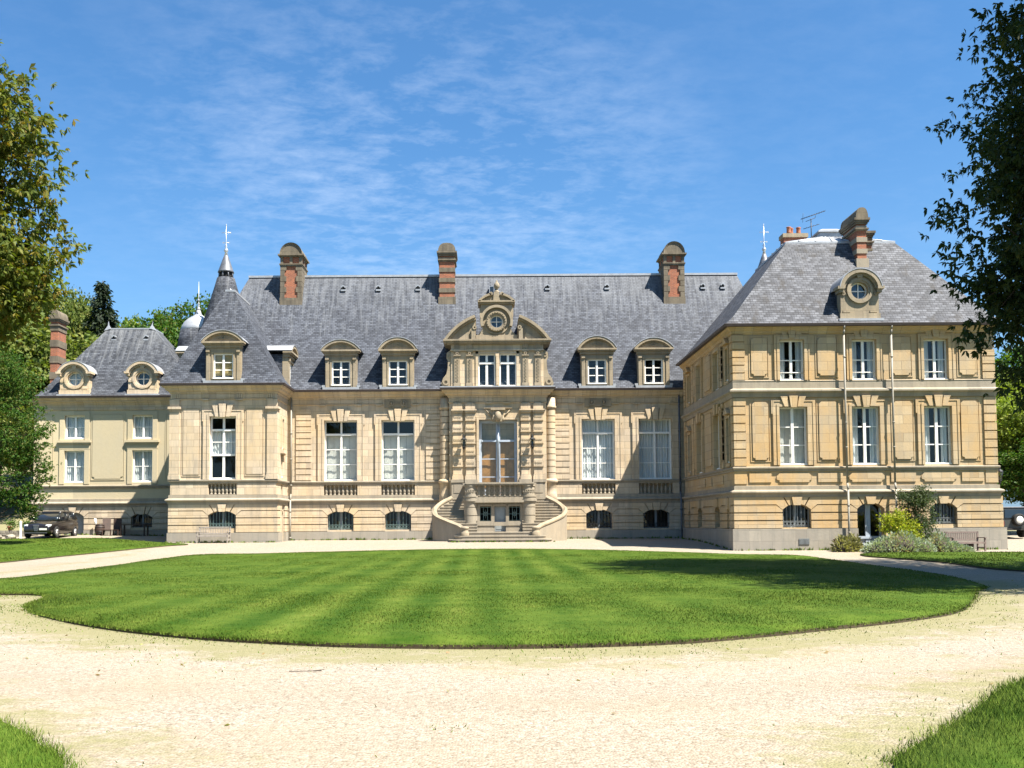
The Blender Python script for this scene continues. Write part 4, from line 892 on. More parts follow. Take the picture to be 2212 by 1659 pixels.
dormer(fr(PX0-.2, .1, -90), 0, 1.95, 9.82, 11.8, 12.45, 2.3, 1.1, 9.92, 11.4, 'pavs', None, 2.2)
# ---- left wing
LX0, LX1, LY = -29.6, -18.2, 4.0
f = fr(0, LY); mb = MB(f); c1, c2 = -26.93, -22.48
wall(mb, LX0, LX1, -.3, 9.6, [(c-.66, c+.66, z0, z1, .3, 0, True) for c in (c1, c2) for z0, z1 in ((4.26, 6.36), (7.12, 8.66))] + [(-27.7, -26.22, .2, 2.34, .4, .3, False), (-23.17, -21.77, 1.3, 2.22, .45, .25, True)])
for c in (c1, c2):
    for z0, z1 in ((4.26, 6.36), (7.12, 8.66)):
        for a, b in ((c-.98, c-.66), (c+.66, c+.98)): mb.box(a, b, 0, .06, z0-.1, z1)
        mb.box(c-.98, c+.98, 0, .06, z1, z1+.26 if z1 > 7 else z1+.1)
    mb.box(c-1.1, c+1.1, 0, .2, 6.88, 7.02); mb.box(c-1.05, c+1.05, 0, .14, 6.78, 6.88); mb.box(c-1.0, c+1.0, 0, .07, 6.46, 6.78)
panel(mb, -25.76, -23.75, 4.5, 8.7, .04, .16); panel(mb, -29.3, -28.4, 4.5, 8.7, .04, .0001); panel(mb, -20.9, -19.0, 4.5, 8.7, .04, .0001)
mb.fr = F0; mb.box(LX0, LX0+.25, -12, -4.01, -.5, 9.6); mb.box(LX0, LX1, -12.2, -12, -.5, 9.6); mb.box(LX0+.25, LX1, -12, -4.3, 9.5, 9.58)
part(mb, 'wall', ['plaster', 'room'], 'cream rendered wall of the low left wing')
m1 = MB(f); p1 = MB(f); basement(m1, p1, LX0, LX1, [(-26.96, .74, .2, 2.04, 2.34, True), (-22.47, .70, 1.3, 1.98, 2.22, False)], e0=.09, ztop=1.15)
part(m1, 'rusticated_basement', 'stone'); part(p1, 'plinth', 'stone_grey')
bands([[(LX0, 12), (LX0, LY), (LX1, LY)]], 4.06, 9.84)
for c in (c1, c2):
    window(CH, f, c, 4.26, 1.32, 2.1, [(1, 2)], .22, 'lwlo', ['curtain'], fw=.1); window(CH, f, c, 7.12, 1.32, 1.54, [(1, 2)], .22, 'lwup', ['curtain'], fw=.1)
basewin(CH, f, -22.47, .70, 1.3, 2.22); grille(CH, f, -22.47, .70, 1.3, 1.98, 2.22, -.08, 'iron', 6)
m = MB(f); m.box(-27.66, -26.98, -.36, -.3, .3, 2.3); m.box(-26.95, -26.26, -.36, -.3, .3, 2.3); m.build('arched_door', 'greydoor', CH)
m = MB(); hip(m, (-29.95+.42, -18.5, LY-.42, 12.4), (-26.05, -22.9, 7.05, 9.0), 9.86, 14.98, .1, .13); rf3 = part(m, 'roof', 'slate_left', 'hipped slate roof of the low left wing')
m = MB(); m.box(-26.1, -22.85, -9.05, -7.0, 14.94, 15.03)
for x, sg in ((-26.0, 1), (-22.95, -1)): m.loft([[(x-sg*.25, -6.95+q, 14.85) for q in (0, -.2)]+[(x+sg*.2, -6.95+q, 14.98) for q in (-.2, 0)], [(x-sg*.02, -7.0, 15.2), (x-sg*.02, -7.1, 15.2), (x+sg*.06, -7.1, 15.22), (x+sg*.06, -7.0, 15.22)], [(x, -7.03, 15.5), (x, -7.07, 15.5), (x+.03, -7.07, 15.5), (x+.03, -7.03, 15.5)]])
m.build('ridge_flashing', 'zinc', rf3)
for x in (-25.4, -23.2): vent(x, 6.55, 14.3, rf3)
def oculus(f, cx, cz, w, z0, r, ztop, sh, label=None, scale=1.0, mats=('stone', 'room', 'zinc'), back=None, fm='white', rdep=2.4):
    m = MB(f); hw = w/2; Ra = ztop-.1-cz; N = 14
    aa = math.acos(min(1, hw/Ra)) if hw < Ra else .25
    out = [(cx-hw, z0), (cx+hw, z0)]+[(cx+Ra*math.cos(aa+(PI-2*aa)*k/N), cz+Ra*math.sin(aa+(PI-2*aa)*k/N)) for k in range(N+1)]
    plate(m, out, cx, cz, r, -.5, 0)
    m.mi = 1; m.prism([(cx+(r+.25)*math.cos(2*PI*k/16), cz+(r+.25)*math.sin(2*PI*k/16)) for k in range(16)], -.75, -.7); m.mi = 0
    m.arc(cx, cz, r, r+.09, 0, 2*PI, -.3, .05, 28); m.arc(cx, cz, r+.09, r+.21, 0, 2*PI, -.2, .09, 28)
    m.arc(cx, cz, Ra-.10, Ra+.08, aa*.9, PI-aa*.9, -.4, .26, 20); m.arc(cx, cz, Ra-.2, Ra-.1, aa*.9, PI-aa*.9, -.3, .14, 20)
    zs = cz+Ra*math.sin(aa*.9)
    for sg in (-1, 1):
        q = sorted((cx+sg*(hw-.12), cx+sg*(hw+.2))); m.box(q[0], q[1], -.45, .27, zs-.08, zs+.06); q = sorted((cx+sg*(hw-.12), cx+sg*(hw+.1))); m.box(q[0], q[1], -.42, .18, zs-.24, zs-.08)
        q = sorted((cx+sg*(hw-.10), cx+sg*(hw-.45))); m.box(q[0], q[1], 0, .04, z0+.32, z0+.42)
        m.arc(cx+sg*(hw-.15), cz-.15, .03, .09, 0, 2*PI, 0, .05, 10)
    m.box(cx-hw-.05, cx+hw+.05, -.4, .06, z0, z0+.28); m.prism([(cx-.12, cz+r+.2), (cx+.12, cz+r+.2), (cx+.16, cz+Ra-.1), (cx-.16, cz+Ra-.1)], 0, .13)
    m.mi = 3; m.box(cx-hw+.04, cx+hw-.04, -rdep, -.78, z0-.3, zs)
    m.mi = 3; m.box(cx-hw+.02, cx-hw+.14, -.78, -.5, z0, zs); m.box(cx+hw-.14, cx+hw-.02, -.78, -.5, z0, zs)
    m.prism([(cx-hw+.04, zs)]+[(cx-(Ra-.1)*math.cos(aa+(PI-2*aa)*k/10), cz+(Ra-.1)*math.sin(aa+(PI-2*aa)*k/10)) for k in range(11)]+[(cx+hw-.04, zs)], -rdep, -.8)
    m.mi = 2; m.arc(cx, cz, Ra+.083, Ra+.115, aa*.9, PI-aa*.9, -rdep, .28, 20); m.box(cx-hw-.15, cx+hw+.15, -.5, .2, z0-.12, z0-.0)
    o = part(m, 'oculus_dormer', [mats[0], mats[1], mats[2], 'slate'], label)
    roundwin(f, cx, cz, r, .2, fm, back); return o
fl = fr(0, LY-.3)
oculus(fl, -26.88, 11.03, 1.9, 10.02, .46, 12.18, .2, 'oculus dormer with a curtained round window on the left wing', back=True)
oculus(fl, -22.42, 11.03, 1.9, 10.02, .46, 12.18, .2, 'oculus dormer with a dark round window on the left wing')
chimney_band(-30.0, -29.42, 7.0, 8.4, 9.5, 16.35, 5, 'slender banded brick chimney behind the left wing', False)
m = MB(); m.box(-29.98, -29.44, -8.38, -7.02, -.3, 8); part(m, 'chimney_flue', 'brick')
# ---- round towers with spires, domed turret
def finial(m, x, y, z, h, s=1.0):
    m.lathe(x, -y, [(.16*s, z-.3), (.08*s, z), (.14*s, z+.1*s), (.15*s, z+.2*s), (.04*s, z+.32*s), (.10*s, z+.42*s), (.04*s, z+.55*s), (.03, z+.7*s), (.018, z+h)], 10)
def spire(x, y, zt, label):
    m = MB(); q = zt-20.25
    m.lathe(x, -y, [(3.0, 9.4+q), (2.55, 11.6+q), (1.45, 15.55+q), (.78, 17.78+q), (.60, 18.45+q)], 28); m.mi = 1
    m.lathe(x, -y, [(.44, 18.3+q), (.44, 18.9+q)], 16); m.mi = 2  # near-black drum paints the shade inside the louvre openings
    for k in range(8): a = k*PI/4+.2; m.tube((x+.5*math.cos(a), -y+.5*math.sin(a), 18.4+q), (x+.46*math.cos(a), -y+.46*math.sin(a), 18.95+q), .05)
    m.lathe(x, -y, [(.56, 18.84+q), (.52, 18.95+q), (.24, 19.75+q), (.06, zt)], 20); m.mi = 3
    m.lathe(x, -y, [(2.75, -.3), (2.7, 9.5+q)], 28)
    t = part(m, 'round_tower', ['slate_tower', 'room', 'lead', 'stone'], label)
    m = MB(); finial(m, x, y, zt, 2.0, 1.0); z = zt+1.4
    m.tube((x-.32, -y, z), (x+.3, -y, z), .018); m.tube((x-.2, -y, z-.7), (x+.2, -y, z-.7), .018)
    m.prism([(x+.1, z), (x+.34, z-.07), (x+.34, z+.07)], -y-.01, -y+.01); m.lathe(x, -y, [(0, z+.45), (.05, z+.5), (0, z+.62)], 6)
    for sg in (-1, 1): m.arc(x+sg*.2, z-.7, .03, .06, 0, 2*PI, -y-.01, -y+.01, 8)
    m.build('weather_vane', 'alloy', t); return t
spire(-17.9, 7.0, 20.25, 'round tower with a tall slate spire behind the left pavilion')
spire(19.9, 9.0, 20.65, 'round tower spire behind the right pavilion')
m = MB(); x, y = -20.35, 9.0
m.lathe(x, -y, [(2.0, 9.0), (1.75, 11.5), (1.4, 14.2), (1.25, 15.15)], 24); m.mi = 1
m.lathe(x, -y, [(1.2, 15.1), (1.24, 15.22), (1.16, 15.45), (1.0, 15.75), (.72, 16.02), (.42, 16.2), (.22, 16.36), (.14, 16.65)], 24); m.mi = 2
m.lathe(x, -y, [(1.9, -.3), (1.85, 9.2)], 24)
t = part(m, 'domed_turret', ['slate_tower', 'zinc', 'stone'], 'small turret with a bulbous zinc dome')
m = MB(); finial(m, x, y, 16.62, 2.1, .9)
for z in (17.15, 17.4): m.lathe(x, -y, [(0, z-.08), (.09, z), (0, z+.08)], 8)
m.build('finial', 'zinc', t)
# ---- right pavilion
WX0, WX1, WY, WB = 12.08, 24.75, -12.8, -.8
f = fr(0, WY); mb = MB(f); wc = [14.93, 18.45, 21.95]
ops = [(c-.60, c+.60, 8.34, 10.32, .34, 0, True) for c in wc]+[(c-.68, c+.68, 4.2, 7.03, .34, 0, True) for c in wc]
ops += [(14.3, 15.68, 1.18, 2.32, .5, .28, True), (17.9, 19.22, .0, 2.36, .45, .3, True), (21.41, 22.73, 1.3, 2.36, .5, .28, True)]
wall(mb, WX0, WX1, -.6, 11.0, ops)
for c in wc:
    architrave(mb, c-.60, c+.60, 8.34, 10.32, .26, .07, 0); keystones(mb, c, 10.40, 10.78, .04, .9)
    architrave(mb, c-.68, c+.68, 4.2, 7.03, .32, .08); keystones(mb, c, 7.0, 7.56, .1, 1.0)
for a, b in ((12.94, 13.72), (16.18, 17.10), (19.80, 20.72), (23.08, 23.92)): panel(mb, a, b, 8.56, 10.42, .07, .12); panel(mb, a, b, 4.46, 7.28, .07, .12)
for c in wc: panel(mb, c-.86, c+.86, 3.37, 3.80, .05, .14, False)
for a, b in ((12.75, 13.82), (16.08, 17.28), (19.62, 20.82), (23.05, 24.1)): panel(mb, a, b, 3.37, 3.80, .05, .0001, False)
fl_ = fr(WX0, WB, -90); mb.fr = fl_   # west side, u runs towards the viewer
sw = [3.7+.7, 8.6]; sn = [1.5, 10.9]; SL = WB-WY
sops = []
for c in sw: sops += [(c-.58, c+.58, 8.34, 10.32, .34, 0, True), (c-.64, c+.64, 4.2, 7.03, .34, 0, True), (c-.55, c+.55, 1.2, 2.3, .45, .28, True)]
for c in sn: sops += [(c-.26, c+.26, 8.5, 10.1, .3, 0, True), (c-.26, c+.26, 4.4, 6.6, .3, 0, True), (c-.26, c+.26, 1.2, 2.2, .4, .2, True)]
wall(mb, 0, SL, -.6, 11.0, sops)
for c in sw: architrave(mb, c-.58, c+.58, 8.34, 10.32, .26, .07, 0); architrave(mb, c-.64, c+.64, 4.2, 7.03, .32, .08); keystones(mb, c, 7.0, 7.56)
for c in sn:
    for z0, z1 in ((8.5, 10.1), (4.4, 6.6)):
        architrave(mb, c-.26, c+.26, z0, z1, .12, .05, 0); mb.prism([(c-.5, z1+.2), (c+.5, z1+.2), (c, z1+.55)], 0, .2); mb.box(c-.4, c+.4, 0, .1, z0-.2, z0-.05)
for a, b in ((5.75, 7.25), (2.95, 3.35), (9.7, 9.95)): panel(mb, a, b, 4.46, 7.28, .07, .1); panel(mb, a, b, 8.56, 10.42, .07, .1)
for a, b in ((3.3, 5.5), (5.9, 7.1), (7.5, 9.7)): panel(mb, a, b, 3.37, 3.80, .05, .0001, False)
mb.fr = F0; mb.box(WX1-.3, WX1, .8, 12.79, -.6, 11.0); mb.box(WX0+.01, WX1, .55, .8, -.6, 11.0); mb.box(WX0+.3, WX1-.3, .8, 12.4, 10.86, 10.95); mb.box(WX0+.3, WX1-.3, .8, 11.2, 7.6, 7.7); mb.box(15, 15.2, .8, 10, -.3, 10.8)
part(mb, 'wall', ['stone_ochre', 'room'], 'ochre stone walls of the tall right pavilion')
for a, b, e0, e1 in ((WX0, 12.64, .05, 0), (24.2, WX1, 0, .05)): m = MB(f); quoins(m, a-e0, b+e1, 8.32, 10.6, .38, .05); part(m, 'quoin', 'stone_ochre'); m = MB(f); quoins(m, a-e0, b+e1, 4.14, 7.5, .41, .05); m.box(a-e0, b+e1, 0, .04, 3.3, 3.92); part(m, 'quoin', 'stone_ochre')
for a, b in ((SL-.5, SL), (SL-2.55, SL-2.05), (2.3, 2.8), (0.05, .5)): m = MB(fl_); quoins(m, a, b, 8.32, 10.6, .38, .05); part(m, 'quoin', 'stone_ochre'); m = MB(fl_); quoins(m, a, b, 4.14, 7.5, .41, .05); part(m, 'quoin', 'stone_ochre')
wpath = [(WX0, WB), (WX0, WY), (WX1, WY), (WX1, WB)]
bands([wpath], 4.1, 11, False)
m = MB(); m.mold(wpath, [(0, 7.5), (.07, 7.51), (.09, 7.6), (.12, 7.70), (.20, 7.75), (.23, 7.78), (.23, 7.85), (.18, 7.89), (.06, 7.94), (.06, 8.28), (.08, 8.3), (.05, 8.33), (0, 8.33)]); part(m, 'string_course', 'stone_pale', 'upper string course of the right pavilion')
m = MB(); m.mold(wpath, [(0, 10.6), (.07, 10.64), (.10, 10.74), (.22, 10.82), (.26, 10.9), (.38, 10.95), (0, 10.98)]); part(m, 'cornice', 'stone_ochre')
m = MB(); m.mold(wpath, [(.3, 10.92), (.47, 10.93), (.50, 11.05), (.44, 11.07), (.3, 11.0)]); part(m, 'gutter', 'gutter')
m1 = MB(f); p1 = MB(f); basement(m1, p1, WX0, WX1, [(14.99, .69, 1.18, 2.04, 2.32, False), (18.56, .66, 0, 2.06, 2.36, True), (22.07, .66, 1.3, 2.08, 2.36, False)], e0=.12, e1=.2, d=.12, dp=.22, ztop=1.12)
m1.fr = p1.fr = fl_; basement(m1, p1, 0, SL, [(1.5, .26, 1.2, 2.0, 2.2, False), (4.4, .55, 1.2, 2.02, 2.3, False), (8.6, .55, 1.2, 2.02, 2.3, False), (10.9, .26, 1.2, 2.0, 2.2, False)], d=.12, dp=.22, ztop=1.12)
m1.fr = p1.fr = F0; m1.box(WX1, WX1+.2, .8, 12.8, 1.14, 2.64); p1.box(WX1, WX1+.3, .8, 12.8, -.6, 1.12)
part(m1, 'rusticated_basement', 'stone_ochre'); part(p1, 'plinth', 'stone_grey')
m = MB(f)
for k, c in enumerate(wc):
    window(CH, f, c, 8.34, 1.2, 1.98, [(1, 2)], .22, 'wu%d' % k, [['open', 'open', 'open'][k]], fw=.07, mw=.12)
    window(CH, f, c, 4.2, 1.36, 2.83, [(1, 3)], .22, 'wm%d' % k, [['shutter', 'open', 'open'][k]], fw=.08, mw=.13)
    m = MB(f); m.tube((c-.6, -.1, 8.72), (c+.6, -.1, 8.72), .02); part(m, 'window_rail', 'white')
for c in sw:
    window(CH, fl_, c, 8.34, 1.16, 1.98, [(1, 2)], .24, 'ws', ['curtain']); window(CH, fl_, c, 4.2, 1.28, 2.83, [(1, 3)], .24, 'wsm', ['shutter']); basewin(CH, fl_, c, .55, 1.2, 2.3)
for c in sn:
    for z0, z1 in ((8.5, 10.1), (4.4, 6.6), (1.2, 2.2)): window(CH, fl_, c, z0, .52, z1-z0, [(1, 2)], .2, 'slit2', None, cols=1, fw=.06)
basewin(CH, f, 14.99, .69, 1.18, 2.32); grille(CH, f, 14.99, .69, 1.18, 2.04, 2.32, -.08, 'greyiron', 8)
basewin(CH, f, 22.07, .66, 1.3, 2.36); grille(CH, f, 22.07, .66, 1.3, 2.08, 2.36, -.08, 'greyiron', 8)
d = window(CH, f, 18.56, .02, 1.32, 2.34, [(.28, 1), (1, 1)], .4, 'wdoor', None, 'bluegrey', fw=.09, mw=.24, sillw=False); d.name = 'garden_door'; d['label'] = 'glazed grey garden door in an arched opening of the right pavilion'
m = MB(f); m.box(17.97, 18.4, -.37, -.34, .1, .62); m.box(18.72, 19.15, -.37, -.34, .1, .62); m.build('door_panel', 'bluegrey', d).matrix_parent_inverse = Matrix.Translation(d.location).inverted()
m = MB(f)
m.box(15.02, 15.52, .22, .25, .36, .64)
for j in range(8): m.box(15.05+j*.058, 15.078+j*.058, .25, .262, .39, .61)
part(m, 'air_vent', 'greyiron')
m = MB(); hip(m, (WX0-.47, WX1+.47, WY-.47, WB+.47), (15.76, 21.38, -9.65, -3.9), 11.0, 16.02, .1, .125); rf4 = part(m, 'roof', 'slate_wing', 'weathered grey slate roof of the right pavilion')
m = MB(); a, b, c, e = 15.70, 21.44, 3.84, 9.71
m.box(a, b, 3.84, 9.71, 15.95, 16.06); m.loft([[(a, c, 16.06), (b, c, 16.06), (b, e, 16.06), (a, e, 16.06)], [(18.4, 6.3, 17.0), (19.4, 6.3, 17.0), (19.4, 7.3, 17.0), (18.4, 7.3, 17.0)]])
for t in np.linspace(.12, .88, 6):
    m.tube((a+(b-a)*t, e, 16.09), (18.4+t*1.0, 7.3, 17.0), .035)
    m.tube((a, c+(e-c)*t, 16.09), (18.4, 6.3+t, 17.0), .035)
m.build('zinc_top', 'zinc', rf4)
m = MB(); m.box(18.3, 19.5, 6.2, 7.4, 16.95, 17.22); m.box(18.2, 19.6, 6.1, 7.5, 17.22, 17.3); m.loft([[(18.2, 6.1, 17.3), (19.6, 6.1, 17.3), (19.6, 7.5, 17.3), (18.2, 7.5, 17.3)], [(18.5, 6.4, 17.46), (19.3, 6.4, 17.46), (19.3, 7.2, 17.46), (18.5, 7.2, 17.46)], [(18.8, 6.7, 17.52), (19.0, 6.7, 17.52), (19.0, 6.9, 17.52), (18.8, 6.9, 17.52)]]); m.build('roof_lantern', 'zinc', rf4)
for (xa, ya), (xb, yb) in (((WX0-.47, WY-.47), (15.76, -9.65)), ((WX1+.47, WY-.47), (21.38, -9.65))):
    pass
oculus(fr(0, -12.95), 18.27, 12.70, 1.86, 11.3, .42, 13.74, .2, 'large stone oculus dormer on the right pavilion roof', mats=('stone_worn', 'room', 'zinc'), rdep=2.8)
chimney_band(19.03, 19.58, -10.74, -8.7, 14.45, 17.5, 3, 'tall banded brick and stone chimney above the oculus dormer', True, 'stone_pale')
chimney_band(19.62, 20.1, -10.1, -8.9, 14.9, 17.0, 3, 'narrow chimney flue behind the banded chimney', True, 'stone_chimney', False)
m = MB(); m.box(17.4, 18.72, 3.2, 3.9, 14.5, 17.95); m.mi = 1; m.box(17.33, 18.8, 3.13, 3.97, 17.95, 18.18); m.mi = 2
for x, y in ((17.75, 3.7), (17.96, 3.45), (18.35, 3.6)): m.lathe(x, y, [(.15, 18.18), (.13, 18.3), (.12, 18.55), (.15, 18.6), (.12, 18.62)], 12)
part(m, 'chimney', ['brick', 'stone_worn', 'terracotta'], 'low chimney with terracotta pots at the back of the right pavilion')
for x, zb in ((17.4, 0), (19.7, 0)):
    m = MB(f); m.path([(x, .42, 10.93), (x, .36, 10.75), (x, .28, 10.5), (x, .28, 3.3), (x, .36, 2.98), (x, .36, -.05)], .052, 8)
    for z in (9.4, 6.2, 5.0, 2.2, .9): m.lathe(x, .28 if z > 3 else .36, [(.07, z), (.07, z+.06)], 8)
    part(m, 'downpipe', 'pipe')

# ------------------------------------------------------------------ ground, lawns, grass
rng = np.random.default_rng(7)
def spline(pts, n=6):
    P = np.array(pts, float); N = len(P); out = []
    for k in range(N):
        p0, p1, p2, p3 = P[k-1], P[k], P[(k+1) % N], P[(k+2) % N]
        for t in np.arange(n)/n:
            out.append(.5*((2*p1)+(p2-p0)*t+(2*p0-5*p1+4*p2-p3)*t*t+(3*p1-p0-3*p2+p3)*t**3))
    return np.array(out)
def inside(poly, x, y):
    c = np.zeros(x.shape, bool); n = len(poly)
    for k in range(n):
        (x0, y0), (x1, y1) = poly[k-1], poly[k]
        if y0 == y1: continue
        c ^= ((y0 > y) != (y1 > y)) & (x < (x1-x0)*(y-y0)/(y1-y0)+x0)
    return c
def edist(poly, x, y):
    d = np.full(x.shape, 1e9)
    for p in poly: d = np.minimum(d, (x-p[0])**2+(y-p[1])**2)
    return np.sqrt(d)
OVAL = spline([(-13.6, -33.5), (-13.4, -29), (-13.6, -23), (-14, -16.5), (-13.2, -14.2), (-10.5, -13.6), (-6.1, -12.3), (-2, -11.4), (3, -11.7), (8.3, -14.1), (11.1, -16.8), (13.1, -18.9), (12.9, -23.3), (12.6, -28.7), (12.2, -34.2), (11.1, -38.6), (10.3, -39.9), (9.13, -42.2), (7.76, -44.5), (6.37, -45.85), (4.75, -47), (3.4, -47.9), (2.2, -48.5), (.3, -48.8), (-1.57, -48.6), (-2.92, -48.1), (-3.9, -47.6), (-5.07, -46.76), (-6.19, -45.7), (-7.23, -44.5), (-7.9, -43.6), (-8.6, -42.2), (-9.0, -40.6), (-9.7, -39.3), (-10.8, -39), (-13, -38.9), (-16, -38), (-17, -35), (-15.5, -33.6)], 5)
LEFT = spline([(-16.4, -6.2), (-17.3, -7.8), (-19, -12.2), (-19.9, -15.6), (-19.6, -21.6), (-21, -27), (-27, -32), (-45, -32), (-60, -10), (-46, -1.5), (-30, -.9), (-26.2, -.6), (-23, -.2), (-20.2, -2.6), (-18, -4.6)], 5)
RIGHT = spline([(15.7, -19.6), (16.8, -16.6), (19, -15.9), (22, -15.9), (24.5, -16.2), (30, -16.6), (38, -18), (42, -30), (34, -36), (20, -34), (15.6, -32), (16.0, -26), (15.9, -22.5)], 5)
NEARL = spline([(-20, -46), (-12, -48.3), (-7, -50.7), (-4.5, -52.6), (-3.6, -53.4), (-3.1, -54.05), (-2.75, -54.5), (-2.3, -55.6), (-1.9, -57.5), (-3, -60), (-12, -60), (-20, -58)], 5)
NEARR = spline([(14, -46.5), (9, -48.9), (6.5, -50.3), (5.1, -51.5), (4.47, -52.2), (3.65, -53.3), (3.2, -53.85), (2.75, -54.4), (2.5, -54.8), (2.1, -56), (2.0, -58), (4, -60), (12, -60), (18, -55), (20, -48)], 5)
def axis(lo, hi, step, far):
    a = list(np.arange(lo, hi+.01, step)); q = step
    while a[-1] < far: q *= 1.35; a.append(a[-1]+q)
    q = step
    while a[0] > -far: q *= 1.35; a.insert(0, a[0]-q)
    return np.array(a)
gx = axis(-46, 46, .8, 900); gy = axis(-62, 22, .8, 900)
X, Y = np.meshgrid(gx, gy); Z = gz(X, Y)
vv = np.stack([X.ravel(), Y.ravel(), Z.ravel()], 1); nx = len(gx); ny = len(gy)
ii = (np.arange(ny-1)[:, None]*nx+np.arange(nx-1)[None, :]).ravel()
ff = np.stack([ii, ii+1, ii+1+nx, ii+nx], 1)
def npmesh(name, v, f, mat, tone=None, attr='tone', smooth=False):
    me = bpy.data.meshes.new(name); k = f.shape[1]
    me.vertices.add(len(v)); me.vertices.foreach_set('co', np.ascontiguousarray(v, np.float32).ravel())
    me.loops.add(f.size); me.loops.foreach_set('vertex_index', np.ascontiguousarray(f, np.int32).ravel())
    me.polygons.add(len(f)); me.polygons.foreach_set('loop_start', np.arange(0, f.size, k, dtype=np.int32)); me.polygons.foreach_set('loop_total', np.full(len(f), k, np.int32))
    if smooth: me.polygons.foreach_set('use_smooth', np.ones(len(f), bool))
    me.update(calc_edges=True)
    if tone is not None:
        a = me.attributes.new(attr, 'FLOAT', 'POINT'); a.data.foreach_set('value', np.ascontiguousarray(tone, np.float32))
    for q in (mat if isinstance(mat, (list, tuple)) else [mat]): me.materials.append(M[q])
    return me
def link(name, me, parent=None, loc=None):
    o = bpy.data.objects.new(name, me); COL.objects.link(o)
    if parent: o.parent = parent
    if loc is not None: o.location = loc
    return o
xf, yf = vv[:, 0], vv[:, 1]; near = (np.abs(xf) < 46) & (yf > -62) & (yf < 22)
wd = np.zeros(len(vv))
dO = np.full(len(vv), 99.); dO[near] = edist(OVAL, xf[near], yf[near])
dN = np.full(len(vv), 99.); dN[near] = np.minimum(edist(NEARL, xf[near], yf[near]), edist(NEARR, xf[near], yf[near]))
dL = np.full(len(vv), 99.); dL[near] = np.minimum(edist(LEFT, xf[near], yf[near]), edist(RIGHT, xf[near], yf[near]))
wd = np.maximum(1.0*np.clip(1-dO/2.6, 0, 1)*np.where(yf < -36, 1, .5), .75*np.clip(1-dN/1.6, 0, 1)); wd = np.maximum(wd, .5*np.clip(1-dL/1.4, 0, 1))
wd = np.maximum(wd, .62*np.exp(-((xf+16.6+.12*(yf+20))/.6)**2)*(yf > -36)*(yf < -9))
wd = np.maximum(wd, np.where((yf > 4) & (xf < -30) | (yf > 14) | (np.hypot(xf, yf+20) > 70), 1.6, 0))
g_o = link('gravel_ground', npmesh('gravel_ground', vv, ff, 'gravel', wd, 'weeds', True)); struct(g_o)
tr_ = (np.exp(-((dO-3.4)/.55)**2)+np.exp(-((dO-5.6)/.55)**2)*.8)*(yf < -20); a_ = g_o.data.attributes.new('track', 'FLOAT', 'POINT'); a_.data.foreach_set('value', tr_.astype(np.float32))
from mathutils.geometry import delaunay_2d_cdt
def lawn(name, poly, mat, h=.07, step=1.2):
    lo = poly.min(0); hi = poly.max(0)
    px, py = np.meshgrid(np.arange(lo[0], hi[0], step), np.arange(lo[1], hi[1], step)); px = px.ravel(); py = py.ravel()
    k = inside(poly, px, py) & (edist(poly, px, py) > step*.5); n = len(poly)
    pts = [Vector(p) for p in poly]+[Vector((a, b)) for a, b in zip(px[k], py[k])]
    r = delaunay_2d_cdt(pts, [], [list(range(n))], 1, 1e-4)
    V = np.array([(p[0], p[1]) for p in r[0]]); z = gz(V[:, 0], V[:, 1])
    v = [(a, b, c+h) for (a, b), c in zip(V, z)]; f = [tuple(q) for q in r[2]]; m = MB(); m.v = v; m.f = f; m.m = [0]*len(f); m.s = [True]*len(f)
    cnt = {}
    for q in f:
        for a, b in zip(q, q[1:]+q[:1]): e = (min(a, b), max(a, b)); cnt[e] = cnt.get(e, 0)+1
    for (a, b), c in cnt.items():
        if c == 1:
            i = len(m.v); m.v += [(v[a][0], v[a][1], v[a][2]-h-.1), (v[b][0], v[b][1], v[b][2]-h-.1)]; m.f.append((a, b, i+1, i)); m.m.append(1); m.s.append(False)
    o = m.build(name, [mat, 'soil']); return struct(o)
lawn('oval_lawn', OVAL, 'turf', .055); lawn('side_lawn', LEFT, 'turf_plain', .05); lawn('border_lawn', RIGHT, 'turf_plain', .05); lawn('verge', NEARL, 'turf_rough', .04); lawn('verge', NEARR, 'turf_rough', .04)
